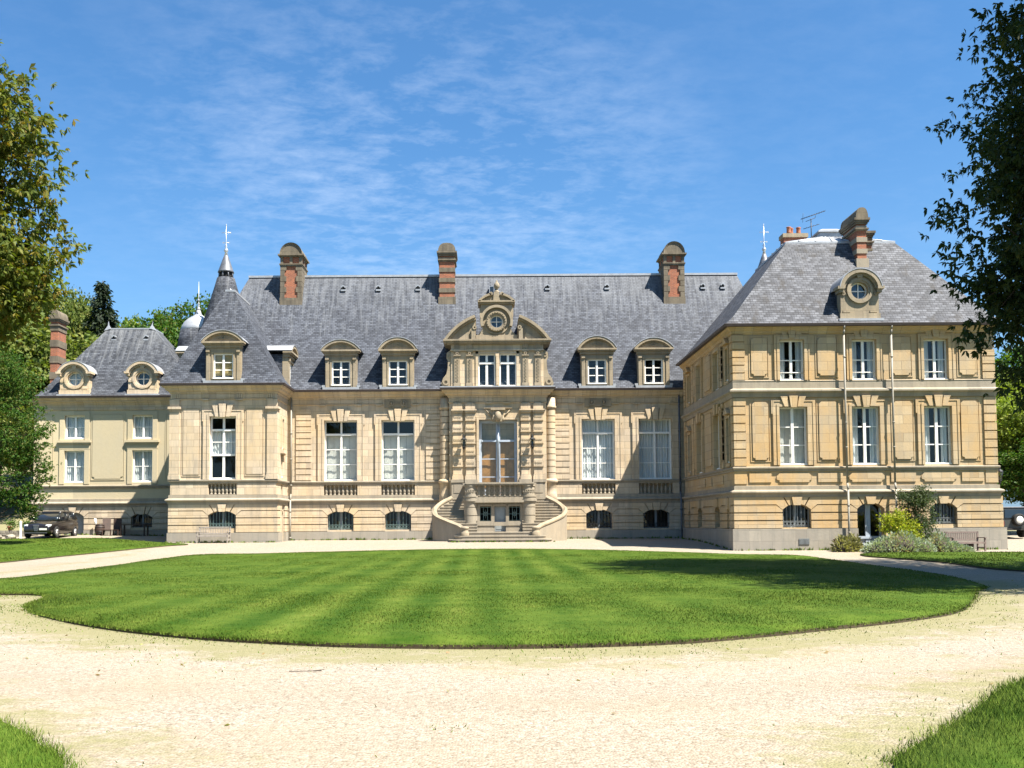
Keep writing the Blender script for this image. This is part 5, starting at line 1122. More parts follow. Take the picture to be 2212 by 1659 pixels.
def blades(name, polys, dens, h0, h1, w, mat, lift=.06, extra=None, edge=0):
    Ps = []
    for poly in polys:
        lo = poly.min(0); hi = poly.max(0); lo = np.maximum(lo, (-40, -58.5)); hi = np.minimum(hi, (36, 0))
        if hi[1] < lo[1]: continue
        y = lo[1]
        while y < hi[1]:
            d = max(2.5, y+61); yb = min(hi[1], y+1.0); xa = max(lo[0], -.52*(d+1)-1.5); xb = min(hi[0], .58*(d+1)+1.5)
            if xb > xa:
                n = int((xb-xa)*(yb-y)*dens(d)); q = rng.uniform((xa, y), (xb, yb), (n, 2)); k = inside(poly, q[:, 0], q[:, 1]); Ps.append(q[k])
            y = yb
        if edge: # overhanging fringe along the cut edge
            k = rng.integers(0, len(poly), edge); t = rng.random((edge, 1)); q = poly[k]*(1-t)+poly[(k+1) % len(poly)]*t+rng.normal(0, .05, (edge, 2))
            Ps.append(q[(q[:, 1] < -12) & (np.abs(q[:, 0]) < .6*(q[:, 1]+62)+1)])
    P = np.concatenate(Ps+([extra] if extra is not None else [])); n = len(P); d = P[:, 1]+61
    z = gz(P[:, 0], P[:, 1])+lift-.01
    hh = rng.uniform(h0, h1, n)*(1+.3*np.sin(P[:, 0]*1.3)*np.cos(P[:, 1]*.9)); ww = w*(.6+d/16)*rng.uniform(.6, 1.3, n)
    a = rng.uniform(0, 2*PI, n); ln = rng.uniform(.1, .9, n)*hh; la = rng.uniform(0, 2*PI, n)
    B = np.stack([P[:, 0], P[:, 1], z], 1); s = np.stack([np.cos(a)*ww, np.sin(a)*ww, np.zeros(n)], 1)
    T = B+np.stack([np.cos(la)*ln, np.sin(la)*ln, hh], 1)
    v = np.stack([B-s, B+s, T], 1).reshape(-1, 3); f = np.arange(3*n).reshape(-1, 3)
    o = link(name, npmesh(name, v, f, mat, np.repeat(rng.random(n), 3))); return struct(o, 'stuff')
blades('lawn_grass', [OVAL], lambda d: 900 if d < 22 else (420 if d < 30 else 180), .02, .042, .0055, 'turf', .05, None, 16000)
blades('verge_grass', [NEARL, NEARR], lambda d: 3400, .03, .075, .0033, 'turf_rough', .03, None, 4000)
blades('border_grass', [LEFT, RIGHT], lambda d: 110, .03, .06, .009, 'turf_plain', .04)
# sparse weeds in the gravel
q = rng.uniform((-14, -57), (14, -38), (170000, 2)); dO_ = edist(OVAL, q[:, 0], q[:, 1]); dN_ = np.minimum(edist(NEARL, q[:, 0], q[:, 1]), edist(NEARR, q[:, 0], q[:, 1]))
clump = .5+.5*np.sin(q[:, 0]*2.1+np.sin(q[:, 1]*1.7)*1.5)*np.sin(q[:, 1]*2.9+q[:, 0]*.6)
pr = np.maximum(np.exp(-dO_/.7)*1.3, np.exp(-dN_/.22)*.9)*clump**1.3
k = (rng.random(len(q)) < pr) & ~inside(OVAL, q[:, 0], q[:, 1]) & ~inside(NEARL, q[:, 0], q[:, 1]) & ~inside(NEARR, q[:, 0], q[:, 1])
ex = q[k]
tc = rng.uniform((-9, -56.5), (9, -44), (12, 2)); tc = tc[~inside(OVAL, tc[:, 0], tc[:, 1])]
ex = np.concatenate([ex]+[c+rng.normal(0, .09, (26, 2))*(1.6, 1) for c in tc])
wl = []
for (xa, ya), (xb, yb), n_ in (((-12, -.2), (-3, -.2), 900), ((4.6, -.2), (11.8, -.2), 700), ((-18.6, -3.42), (-12.1, -3.42), 700), ((12, -13.08), (25, -13.08), 1600), ((11.85, -12.8), (11.85, -.4), 700), ((-29, 3.8), (-19, 3.8), 800), ((-2.2, -5.25), (3.8, -5.25), 300)):
    t_ = rng.random((n_, 1)); t_ = t_[(np.sin(t_*37+xa)*np.sin(t_*91) > rng.uniform(-.4, .9, t_.shape))][:, None]
    wl.append(np.array([xa, ya])*(1-t_)+np.array([xb, yb])*t_+rng.normal(0, 1, (len(t_), 2))*np.array([.05, .03]))
blades('wall_weeds', [], None, .05, .16, .012, 'turf_rough', .0, np.concatenate(wl))
blades('gravel_weeds', [], None, .010, .032, .006, 'turf_rough', .005, ex)

# dry leaves blown over the drive
q = rng.uniform((-16, -57), (15, -36), (1500, 2)); dq = edist(OVAL, q[:, 0], q[:, 1]); q = q[(rng.random(len(q)) < .12+.7*np.exp(-dq/1.0)) & ~inside(OVAL, q[:, 0], q[:, 1])]
n = len(q); a = rng.uniform(0, 2*PI, n); L_ = rng.uniform(.025, .06, n); z = gz(q[:, 0], q[:, 1])
cs, sn_ = np.cos(a), np.sin(a); B = np.stack([q[:, 0], q[:, 1], z+.006], 1); D1 = np.stack([cs*L_, sn_*L_, rng.uniform(0, .02, n)], 1); S1 = np.stack([-sn_*L_*.4, cs*L_*.4, rng.uniform(.0, .02, n)], 1)
struct(link('fallen_leaves', npmesh('fallen_leaves', np.stack([B, B+D1*.5+S1, B+D1, B+D1*.5-S1], 1).reshape(-1, 3), np.arange(4*n).reshape(-1, 4), 'leaf_dry', np.repeat(rng.random(n)**.5, 4))), 'stuff')

# ------------------------------------------------------------------ trees and shrubs
def unit(v): return v/np.maximum(np.linalg.norm(v, axis=-1, keepdims=True), 1e-9)
def leafquads(P, D, L, Wd, r, fold=.25):
    """leaf-shaped quads at P along D"""
    n = len(P); up = unit(r.normal(0, 1, (n, 3))); S = unit(np.cross(D, up)); Nn = np.cross(S, D)
    L = L[:, None]; Wd = Wd[:, None]
    mid = P+D*L*.55
    return np.stack([P, mid+S*Wd+Nn*Wd*fold, P+D*L-np.array([0, 0, 1])*L*.12, mid-S*Wd+Nn*Wd*fold], 1).reshape(-1, 3)
def foliage(r, lobes, n, leaf, kind='palm', gravity=.5, inner=.6, holes=.0):
    """leaf clusters on and inside a set of (x,y,z,radius,flatten) lobes; returns verts and tone"""
    C = []; O = []
    tot = sum(l[3]**2 for l in lobes)
    for (x, y, z, rad, fl) in lobes:
        m = max(8, int(n*rad*rad/tot)); k = max(6, int(m/14))
        tips = unit(r.normal(0, 1, (k, 3))); tr = rad*(1-inner*r.random((k, 1))**2.2)*(1+.11*r.normal(0, 1, (k, 1)))
        T = np.array([x, y, z])+tips*tr*np.array([1, 1, fl])
        idx = r.integers(0, k, m); s = .15*rad**.5+.04
        C.append(T[idx]+r.normal(0, 1, (m, 3))*s*np.array([1.15, 1.15, .6])); O.append(tips[idx])
    C = np.concatenate(C); O = np.concatenate(O); m = len(C)
    if kind == 'palm':
        per = 6; ax = unit(O*.7+r.normal(0, .5, (m, 3))+np.array([0, 0, -gravity])); e1 = unit(np.cross(ax, np.array([.3, .1, 1.0]))); e2 = np.cross(ax, e1)
        ph = np.arange(per)*(2*PI/per)*.82; rot = r.uniform(0, 2*PI, (m, 1))
        a = ph[None]+rot
        D = unit((np.cos(a)[..., None]*e1[:, None]+np.sin(a)[..., None]*e2[:, None])*.8+ax[:, None]*.6+np.array([0, 0, -.25]))
        P = np.repeat(C[:, None], per, 1); L = leaf*r.uniform(.75, 1.25, (m, per))*np.array([1, .95, .8, .55, .6, .85]); tn = np.repeat(r.random((m, 1))*.75, per, 1)+r.random((m, per))*.25
        v = leafquads(P.reshape(-1, 3), D.reshape(-1, 3), L.ravel(), (L*.19).ravel(), r); t = tn.ravel()
    else:
        per = 3; D = unit(O[:, None]*.6+r.normal(0, .7, (m, per, 3))+np.array([0, 0, -gravity*.5])); P = C[:, None]+r.normal(0, leaf*.6, (m, per, 3))
        L = leaf*r.uniform(.6, 1.3, (m, per)); v = leafquads(P.reshape(-1, 3), D.reshape(-1, 3), L.ravel(), (L*(.34 if kind == 'broad' else .13)).ravel(), r)
        t = (np.repeat(r.random((m, 1))*.6, per, 1)+r.random((m, per))*.4).ravel()
    return v, np.repeat(t, 4)
def limbs(mb, r, x, y, z0, th, tr, lobes, n=10):
    p = [(x, y, z0-.3, tr*1.45), (x+r.normal(0, .1), y, z0+.6, tr*1.05)]
    for k in range(1, 6): q = k/5; p.append((x+r.normal(0, .12)*q*2, y+r.normal(0, .12)*q*2, z0+.6+(th-.6)*q, tr*(1-.72*q)))
    for a, b in zip(p, p[1:]): mb.tube(a[:3], b[:3], a[3], b[3], n)
    for (lx, ly, lz, rad, fl) in lobes:
        s = p[min(len(p)-2, 2+int(r.integers(0, 3)))]; s = min(p[1:], key=lambda c: abs(c[2]-(lz-rad*1.1)))
        mid = ((s[0]*.45+lx*.55)+r.normal(0, .2), (s[1]*.45+ly*.55)+r.normal(0, .2), s[2]*.5+lz*.5-.25*rad*.3)
        r0 = min(s[3]*.55, .05+.05*rad); mb.tube(s[:3], mid, r0, r0*.7, 6); mb.tube(mid, (lx, ly, lz), r0*.7, r0*.35, 6)
        for j in range(7):
            d = unit(r.normal(0, 1, 3)); mb.tube((lx, ly, lz), tuple(np.array([lx, ly, lz])+d*rad*np.array([.85, .85, .85*fl])), r0*.3, r0*.1, 4)
def tree(name, label, cat, loc, th, tr, lobes, n, leaf, mat, seed, kind='palm', group=None, gravity=.5, inner=.6):
    """lobes are given relative to the foot of the tree"""
    r = np.random.default_rng(seed); t = thing(name, label, cat, loc, 0, group)
    v, tn = foliage(r, lobes, n, leaf, kind, gravity, inner)
    c = link('crown', npmesh('crown', v, np.arange(len(v)).reshape(-1, 4), mat, tn), t)
    mb = MB(); mb.fr = (0, 0, 1, 0, 0, 1); limbs(mb, r, 0, 0, 0, th, tr, lobes); mb.build('trunk', 'bark', t); return t
LT = (-19.2, -30.5, g1(-19.2, -30.5))
def rl(seed, n, c, ext, rad): # random lobes filling an ellipsoid shell
    r = np.random.default_rng(seed); d = unit(r.normal(0, 1, (n, 3))); q = r.uniform(.55, .95, (n, 1))
    return [(c[0]+a[0]*ext[0], c[1]+a[1]*ext[1], c[2]+a[2]*ext[2], rad*r.uniform(.75, 1.25), .8) for a in d*q]
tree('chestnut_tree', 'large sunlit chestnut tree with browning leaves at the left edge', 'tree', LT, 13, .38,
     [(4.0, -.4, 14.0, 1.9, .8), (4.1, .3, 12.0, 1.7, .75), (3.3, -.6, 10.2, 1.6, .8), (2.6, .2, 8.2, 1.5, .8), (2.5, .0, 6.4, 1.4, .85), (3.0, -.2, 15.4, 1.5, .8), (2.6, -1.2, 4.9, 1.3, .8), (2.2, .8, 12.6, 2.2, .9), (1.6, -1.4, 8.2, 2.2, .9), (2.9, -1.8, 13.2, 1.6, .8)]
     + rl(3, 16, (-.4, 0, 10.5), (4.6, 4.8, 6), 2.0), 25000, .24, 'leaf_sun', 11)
RT = (20.05, -34.3, g1(20.05, -34.3))
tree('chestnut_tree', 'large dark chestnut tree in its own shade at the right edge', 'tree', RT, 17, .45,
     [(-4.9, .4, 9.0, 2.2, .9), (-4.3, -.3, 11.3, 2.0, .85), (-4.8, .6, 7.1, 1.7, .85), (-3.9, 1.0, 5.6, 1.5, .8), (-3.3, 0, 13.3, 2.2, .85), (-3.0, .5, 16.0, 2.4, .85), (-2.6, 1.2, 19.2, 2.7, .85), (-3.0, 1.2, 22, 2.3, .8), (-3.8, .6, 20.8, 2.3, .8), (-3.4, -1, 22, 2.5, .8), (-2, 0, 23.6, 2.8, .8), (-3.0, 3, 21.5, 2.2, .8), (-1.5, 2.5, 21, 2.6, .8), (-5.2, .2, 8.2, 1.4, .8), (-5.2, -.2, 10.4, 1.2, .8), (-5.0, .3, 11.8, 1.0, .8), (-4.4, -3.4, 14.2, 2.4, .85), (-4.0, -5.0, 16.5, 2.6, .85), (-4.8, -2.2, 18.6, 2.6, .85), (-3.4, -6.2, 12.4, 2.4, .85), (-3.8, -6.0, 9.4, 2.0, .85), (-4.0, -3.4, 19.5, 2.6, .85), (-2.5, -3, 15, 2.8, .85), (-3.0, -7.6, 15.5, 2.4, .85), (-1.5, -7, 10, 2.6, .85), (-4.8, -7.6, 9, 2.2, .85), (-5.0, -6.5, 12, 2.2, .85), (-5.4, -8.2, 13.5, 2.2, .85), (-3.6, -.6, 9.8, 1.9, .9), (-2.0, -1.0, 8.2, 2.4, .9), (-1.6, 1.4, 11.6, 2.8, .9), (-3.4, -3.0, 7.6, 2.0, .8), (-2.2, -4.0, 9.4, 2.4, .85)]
     + rl(5, 18, (.8, -.4, 12.5), (5.6, 6.2, 7.6), 2.5), 60000, .225, 'leaf_shade', 12)
tree('leafy_tree', 'deep green leafy tree standing before the low left wing beside the black car', 'tree', (-26.6, -7.0, g1(-26.6, -7)), 5, .14,
     [(1.6, 0, 2.9, 1.0, .9), (1.9, .2, 4.4, 1.15, .9), (1.7, -.3, 6.0, 1.2, .9), (1.0, .3, 7.6, 1.3, .9), (.4, -.4, 3.4, 1.2, .9), (-.4, .3, 5.2, 1.5, .9), (-.6, 0, 8.6, 1.5, .9), (1.3, .6, 1.9, .7, .9), (-.5, 0, 9.9, 1.5, .9), (.7, .2, 9.0, 1.2, .9), (-1.6, 0, 3.6, 1.3, .9), (-2, .4, 6.5, 1.5, .9)], 9000, .15, 'leaf_green', 21, 'palm', None, .9)
# woodland behind the house: every tree its own thing
protos = {}
def bgtree(kind, x, y, h, sp, label, seed, mat='leaf_bg'):
    z = g1(x, y)
    if kind not in protos:
        lb = rl(seed, 15, (0, 0, .60), (.30, .30, .34), .155)
        lb = [(a*14, b*14, c*14, d*14, .85) for a, b, c, d, e in lb]
        protos[kind] = tree('woodland_tree', label, 'tree', (x, y, z), 10, .3, lb, 19000, .25, mat, seed, 'broad', 'trees of the wood behind the house', .5, .55); t = protos[kind]
    else:
        t = copytree(protos[kind]); t['label'] = label; t.location = (x, y, z)
    t.scale = (sp/8.4, sp/8.4, h/14); t.rotation_euler = (0, 0, seed*1.7); return t
bgtree('a', -48, 34, 24, 17, 'tallest broad tree of the wood at the left edge', 31)
bgtree('b', -52.5, 26, 19, 13, 'bright green tree low in the wood at the far left', 32, 'leaf_bg2')
bgtree('a', -43.6, 46, 21.5, 9, 'rounded tree just right of the tallest woodland tree', 35)
bgtree('a', -45, 22, 14.0, 11, 'tree behind the slender brick chimney', 36)
bgtree('b', -34.6, 45, 19, 9, 'yellow green tree right of the conifer', 33)
bgtree('a', -41.5, 33, 13.5, 9, 'dark tree in front of the conifer', 37)
bgtree('c', -30.2, 37, 21.3, 10, 'dark green round tree beside the domed turret', 34, 'leaf_green')
bgtree('b', -33, 33, 17.5, 8, 'light green tree behind the low left wing roof', 40)
bgtree('a', -24.5, 44, 20.0, 10, 'tree top showing behind the domed turret', 41)
bgtree('b', -58, 44, 26, 18, 'wide tree low at the left edge behind the deep green leafy tree', 42)
bgtree('b', 37.5, 8, 11.5, 8, 'yellow green tree right of the right pavilion', 43)
bgtree('c', 42, 16, 14, 12, 'dark tree behind the parked jeep', 44)
bgtree('a', 33.5, 18, 9.5, 9, 'tree behind the corner of the right pavilion', 45)
bgtree('c', 36.2, 4.5, 6.5, 6, 'low dark tree over the roof of the parked jeep', 46)
# conifer
r = np.random.default_rng(50); t = thing('conifer', 'dark pointed conifer rising out of the wood', 'tree', (-39.6, 41, g1(-39.6, 41)))
P = []; D = []; H = 22.4
for k in range(46):
    z = 5+(H-5)*k/46; rad = 3.9*(1-k/46)**.85+.15
    for j in range(11):
        a = r.uniform(0, 2*PI); n = int(10+rad*9); q = r.random((n, 1))**.7*rad*r.uniform(.75, 1.15)
        d = np.array([math.cos(a), math.sin(a), 0]); P.append(np.array([0, 0, z])+d*q+np.array([0, 0, -.32])*q+r.normal(0, .12, (n, 3))); D.append(unit(np.tile(d*.8+np.array([0, 0, -.55]), (n, 1))+r.normal(0, .35, (n, 3))))
P = np.concatenate(P); D = np.concatenate(D); L = r.uniform(.3, .65, len(P)); v = leafquads(P, D, L, L*.16, r)
link('crown', npmesh('crown', v, np.arange(len(v)).reshape(-1, 4), 'needle', np.repeat(r.random(len(P)), 4)), t)
m = MB(); m.tube((0, 0, -.4), (0, 0, H), .35, .04, 8); m.build('trunk', 'bark', t)
# shrubs beside the garden door
def shrub(name, label, loc, lobes, n, leaf, mat, seed, kind, gravity=.2, stems=6, group=None):
    r = np.random.default_rng(seed); t = thing(name, label, 'shrub', loc, 0, group)
    v, tn = foliage(r, lobes, n, leaf, kind, gravity, .7); link('foliage', npmesh('foliage', v, np.arange(len(v)).reshape(-1, 4), mat, tn), t)
    mb = MB(); mb.fr = (0, 0, 1, 0, 0, 1)
    for (x, y, z, rad, fl) in lobes[:stems]: mb.tube((x*.2, y*.2, -.1), (x, y, z), .03, .012, 5)
    mb.build('stem', 'bark', t); return t
shrub('evergreen_shrub', 'tall dark evergreen shrub against the right pavilion wall', (20.5, -13.75, .03), [(0, 0, 1.0, .55, 1), (.15, .1, 1.7, .62, .9), (-.25, 0, 2.3, .5, .8), (.3, .1, 2.45, .45, .8), (-.55, .0, 2.55, .34, .7), (.05, .1, 2.75, .35, .8), (.2, -.1, .6, .45, 1)], 2300, .085, 'leaf_shrub', 61, 'broad')
shrub('lime_shrub', 'bright yellow green shrub in front of the garden door', (19.35, -14.25, .02), [(0, 0, .7, .5, .9), (-.35, 0, 1.2, .42, .8), (.35, 0, 1.1, .45, .8), (0, .1, 1.55, .38, .7), (-.5, .1, 1.6, .25, .7), (.6, -.1, .75, .38, .9), (-.2, -.1, .4, .4, .8)], 1700, .10, 'leaf_lime', 62, 'broad')
def mound(label, loc, lobes, n, seed, mat='leaf_sage', leaf=.13):
    r = np.random.default_rng(seed); t = thing('grey_leaved_shrub', label, 'shrub', loc)
    P = []; O = []
    tot = sum(l[3]**2 for l in lobes)
    for (x, y, z, rad, fl) in lobes:
        m_ = int(n*rad*rad/tot); d = r.normal(0, 1, (m_, 3)); d[:, 2] = np.abs(d[:, 2]); d = unit(d); P.append(np.array([x, y, z])+d*rad*r.uniform(.6, 1.02, (m_, 1))*np.array([1, 1, fl])); O.append(d)
    P = np.concatenate(P); O = np.concatenate(O); D = unit(O+r.normal(0, .35, O.shape)+np.array([0, 0, .5])); L = leaf*r.uniform(.6, 1.4, len(P))
    tn = np.clip(r.random(len(P))*.6+.45*(np.sin(P[:, 0]*3.1+seed)*np.cos(P[:, 0]*1.3) > .35)*(r.random(len(P)) > .4), 0, 1)
    v = leafquads(P, D, L, L*.16, r); link('foliage', npmesh('foliage', v, np.arange(len(v)).reshape(-1, 4), mat, np.repeat(tn, 4)), t)
    mb = MB(); mb.fr = (0, 0, 1, 0, 0, 1)
    for (x, y, z, rad, fl) in lobes: mb.lathe(x, y, [(rad*.75, -.05), (rad*.72, rad*fl*.4), (rad*.4, rad*fl*.72), (.02, rad*fl*.8)], 10)
    mb.build('stem', 'bark', t)
mound('broad grey green bush spreading over the lawn edge', (18.95, -15.1, .02), [(-1.1, .0, 0, .55, .85), (-.5, .1, 0, .75, .95), (.2, .15, 0, .95, 1.0), (.95, .0, 0, .7, .85)], 5200, 71)
mound('silvery bush beside the bench', (20.95, -14.9, .02), [(0, .1, 0, .55, 1.6), (.5, 0, 0, .5, .9), (1.0, -.1, 0, .42, .7)], 3200, 72)
mound('wispy dry plant left of the garden door', (16.6, -14.3, .0), [(0, 0, 0, .35, 1.9), (.35, .1, 0, .4, 1.7), (.7, .3, 0, .38, 1.9)], 900, 73, 'leaf_dry', .24)

# ------------------------------------------------------------------ furniture and small things
def bench(label, loc, rz, w, mt):
    t = thing('garden_bench', label, 'bench', loc, rz, 'garden benches along the walls'); h = w/2
    m = MB()
    for k in range(6): m.box(-h, h, -.06-k*.085+.3, .01-k*.085+.3, .42, .445)
    m.box(-h, h, .28, .32, .36, .42); m.build('seat', mt, t)
    m = MB(); m.box(-h, h, -.30, -.25, .86, .93); m.box(-h, h, -.27, -.23, .5, .55); n = int(w/.095)
    for k in range(n): u = -h+w*(k+.5)/n; m.box(u-.022, u+.022, -.285, -.26, .55, .86)
    m.build('backrest', mt, t)
    for s in (-1, 1):
        m = MB(); m.box(s*h-.035, s*h+.035, -.32, -.25, 0, .93); m.build('leg', mt, t)
        m = MB(); m.box(s*h-.035, s*h+.035, .25, .32, 0, .62); m.build('leg', mt, t)
        m = MB(); m.box(s*h-.04, s*h+.04, -.25, .36, .62, .66); m.box(s*h-.03, s*h+.03, -.25, .25, .15, .2); m.box(s*h-.03, s*h+.03, -.25, .25, .36, .42); m.build('armrest', mt, t)
    return t
bench('silvered wooden bench against the left pavilion wall', (-15.62, -3.95, g1(-15.6, -3.95)), 0, 1.75, 'teakgrey')
bench('brown wooden bench at the right end of the right pavilion', (22.55, -14.0, .02), 7, 1.62, 'teak')
t = thing('wooden_crate', 'small brown crate under the bench on the right', 'crate', (22.75, -13.55, .02))
m = MB()
for k in range(3): m.box(-.3, .3, .2, .225, .02+k*.12, .12+k*.12); m.box(-.3, .3, -.225, -.2, .02+k*.12, .12+k*.12)
m.box(-.32, -.28, -.2, .2, .0, .36); m.box(.28, .32, -.2, .2, 0, .36); m.box(-.28, .28, -.2, .2, .02, .3); m.build('box', 'darkwood', t)
t = thing('brazier', 'small rusty pot on thin legs beside the cream downpipe', 'brazier', (16.72, -13.55, .02), 12)
m = MB(); m.lathe(0, 0, [(.05, .2), (.12, .26), (.17, .38), (.2, .52), (.235, .6), (.2, .6), (.13, .36)], 14); m.build('bowl', 'rust', t)
for k in range(3):
    a = 2*PI*k/3+.5; m = MB(); m.tube((.08*math.cos(a), .08*math.sin(a), .26), (.17*math.cos(a), .17*math.sin(a), 0), .018, .014); m.build('leg', 'rust', t)
def lantern(label, loc, rz, group='wall lanterns'):
    t = thing('wall_lantern', label, 'lantern', loc, rz, group)
    m = MB(); m.box(-.05, .05, 0, .04, -.35, .35); m.path([(0, .03, .3), (0, .2, .42), (0, .42, .42), (0, .5, .34)], .018, 6); m.path([(0, .03, -.1), (0, .25, .1), (0, .4, .4)], .014, 6); m.build('bracket', 'iron', t)
    m = MB(); m.lathe(0, .5, [(.02, .36), (.05, .28), (.06, .22), (.17, .12), (.18, .09)], 6, sm=False)
    for k in range(6): a = k*PI/3; m.tube((.16*math.cos(a), .5+.16*math.sin(a), .1), (.09*math.cos(a), .5+.09*math.sin(a), -.32), .012, .012, 4)
    m.lathe(0, .5, [(.1, -.30), (.11, -.34), (.05, -.4), (.06, -.46), (0, -.52)], 6, sm=False); m.build('frame', 'iron', t)
    m = MB(); m.lathe(0, .5, [(.08, -.3), (.145, .09)], 6, sm=False); m.build('glass_panel', 'glass', t)
lantern('black iron lantern left of the entrance door', (-1.33, -.72, 6.4), 0); lantern('black iron lantern right of the entrance door', (2.80, -.72, 6.4), 0)
lantern('black lantern on the outer corner of the right pavilion', (WX1, -12.0, 3.75), 75)
t = thing('tv_antenna', 'metal television antenna on the roof of the right pavilion', 'antenna', (18.3, -6, 16.9))
m = MB(); m.tube((0, 0, -.3), (0, 0, 1.5), .028, .024); m.build('mast', 'iron', t)
m = MB(); a = Vector((-.55, 0, 1.48)); b = Vector((.88, -.25, 2.02)); m.tube(tuple(a), tuple(b), .018)
for k in range(15): c = a.lerp(b, k/14); m.tube((c.x-.03, c.y+.13, c.z), (c.x+.03, c.y-.13, c.z), .012, .012, 4)
m.tube((-.5, .2, 1.75), (-.5, .1, 1.25), .01); m.build('long_aerial', 'iron', t)
m = MB(); m.tube((-.3, 0, 1.34), (.2, .1, 1.52), .015); m.tube((.2, .1, 1.52), (.24, .1, 1.72), .01); m.tube((-.44, 0, .92), (.5, -.1, 1.22), .016)
for k in range(4): m.tube((-.3+k*.2, .16, .97+k*.06), (-.3+k*.2, -.16, .97+k*.06), .01, .01, 4)
m.build('small_aerial', 'iron', t)
# things stacked by the low left wing
gy_ = g1(-24.8, 3.1)
t = thing('barrel', 'dark wooden barrel near the arched door', 'barrel', (-24.85, 3.1, gy_))
m = MB(); m.lathe(0, 0, [(.24, 0), (.31, .22), (.33, .36), (.31, .5), (.25, .70), (.22, .70), (.2, .66)], 16); m.build('staves', 'darkwood', t)
for z, r0 in ((.1, .285), (.22, .318), (.5, .318), (.62, .285)): m = MB(); m.lathe(0, 0, [(r0, z), (r0+.006, z+.02), (r0, z+.05)], 16); m.build('hoop', 'iron', t)
def chair(label, x, y, rz, lean):
    t = thing('garden_chair', label, 'chair', (x, y, g1(x, y)), rz, 'wooden chairs by the low left wing')
    m = MB(); m.loft([[(u, -.1-lean*z, z) for u, z in ((-.24, .3), (.24, .3), (.26, 1.1), (-.26, 1.1))], [(u, -.05-lean*z, z) for u, z in ((-.24, .3), (.24, .3), (.26, 1.1), (-.26, 1.1))]]); m.build('backrest', 'darkwood', t)
    m = MB(); m.box(-.26, .26, -.15, .42, .34, .38); m.build('seat', 'darkwood', t)
    for u in (-.24, .24):
        for d in (-.12, .38): m = MB(); m.box(u-.03, u+.03, d-.03, d+.03, 0, .34); m.build('leg', 'darkwood', t)
chair('dark wooden garden chair next to the barrel with its back tilted', -24.35, 2.9, 20, .35); chair('dark upright garden chair between the tilted chair and the table', -23.75, 3.0, 0, .12)
t = thing('garden_table', 'dark wooden table in the shade of the left pavilion', 'table', (-22.6, 3.0, g1(-22.6, 3)))
m = MB(); m.box(-.85, .85, -.4, .4, .68, .73); m.build('tabletop', 'darkwood', t)
for u in (-.75, .75):
    for d in (-.32, .32): m = MB(); m.box(u-.04, u+.04, d-.04, d+.04, 0, .68); m.build('leg', 'darkwood', t)
m = MB(); m.tube((-25.2, 3.2, gy_+.62), (-25.34, 3.5, gy_+1.0), .05, .07, 8); m.fr = (0, 0, 1, 0, 0, 1); o = None
m = MB(); m.fr = (0, 0, 1, 0, 0, 1); m.tube((-25.05, 3.2, gy_+.02), (-25.36, 3.62, gy_+1.0), .022); m.tube((-25.27, 3.5, gy_+.72), (-25.38, 3.64, gy_+1.05), .07, .08, 8)
tag(m.build('leaning_pole', 'white'), 'white pole leaning on the wall beside the barrel', 'pole')
m = MB(); m.fr = (0, 0, 1, 0, 0, 1); z = g1(-28.3, -.4); m.box(-28.36, -28.26, -.45, -.35, z-.2, z+1.05); m.loft([[(-28.36, -.45, z+1.05), (-28.26, -.45, z+1.05), (-28.26, -.35, z+1.05), (-28.36, -.35, z+1.05)], [(-28.32, -.41, z+1.1), (-28.30, -.41, z+1.1), (-28.30, -.39, z+1.1), (-28.32, -.39, z+1.1)]])
tag(m.build('white_post', 'white'), 'short white post left of the black car', 'post')
m = MB(); m.fr = (0, 0, 1, 0, 0, 1); rr = np.random.default_rng(9); x = -44
while x < -28.6:
    w = rr.uniform(.3, .6)
    for k in range(2): z = g1(x, 2.2); m.box(x+rr.uniform(-.02, .02), min(x+w, -28.5), 2.0+rr.uniform(-.05, .05), 2.4, z-.2+k*.28, z+.06+k*.28+rr.uniform(0, .04))
    x += w+.02
tag(m.build('garden_wall', 'rubble'), 'low dry stone wall at the foot of the meadow', 'wall')
def boulder(label, x, y, s, seed, mt='stone_grey'):
    r_ = np.random.default_rng(seed); bm = bmesh.new(); bmesh.ops.create_icosphere(bm, subdivisions=2, radius=s)
    for v_ in bm.verts: v_.co *= 1+r_.normal(0, .08); v_.co.z *= .6
    me = bpy.data.meshes.new('stone'); bm.to_mesh(me); bm.free(); me.materials.append(M[mt]); o = link('stone', me, None, (x, y, g1(x, y)+s*.35)); tag(o, label, 'stone', 'stones by the garden wall')
boulder('large grey stone nearest the left edge', -29.9, -.3, .38, 1); boulder('pale flat stone between the large stone and the white post', -29.0, -.2, .3, 2)
def potplant(label, x, y, seed):
    t = thing('flower_pot', label, 'flower pot', (x, y, g1(x, y)+.36), 0, 'flower pots on the garden wall')
    m = MB(); m.lathe(0, 0, [(.1, 0), (.15, .22), (.17, .22), (.17, .27), (.13, .27)], 12); m.build('pot', 'terracotta', t)
    r_ = np.random.default_rng(seed); v, tn = foliage(r_, [(0, 0, .42, .2, .9)], 90, .12, 'broad', .1, .7); link('foliage', npmesh('foliage', v, np.arange(len(v)).reshape(-1, 4), 'leaf_green', tn), t)
potplant('flower pot on the garden wall near the white post', -29.2, 2.2, 5); potplant('flower pot on the garden wall further left', -30.2, 2.2, 6)

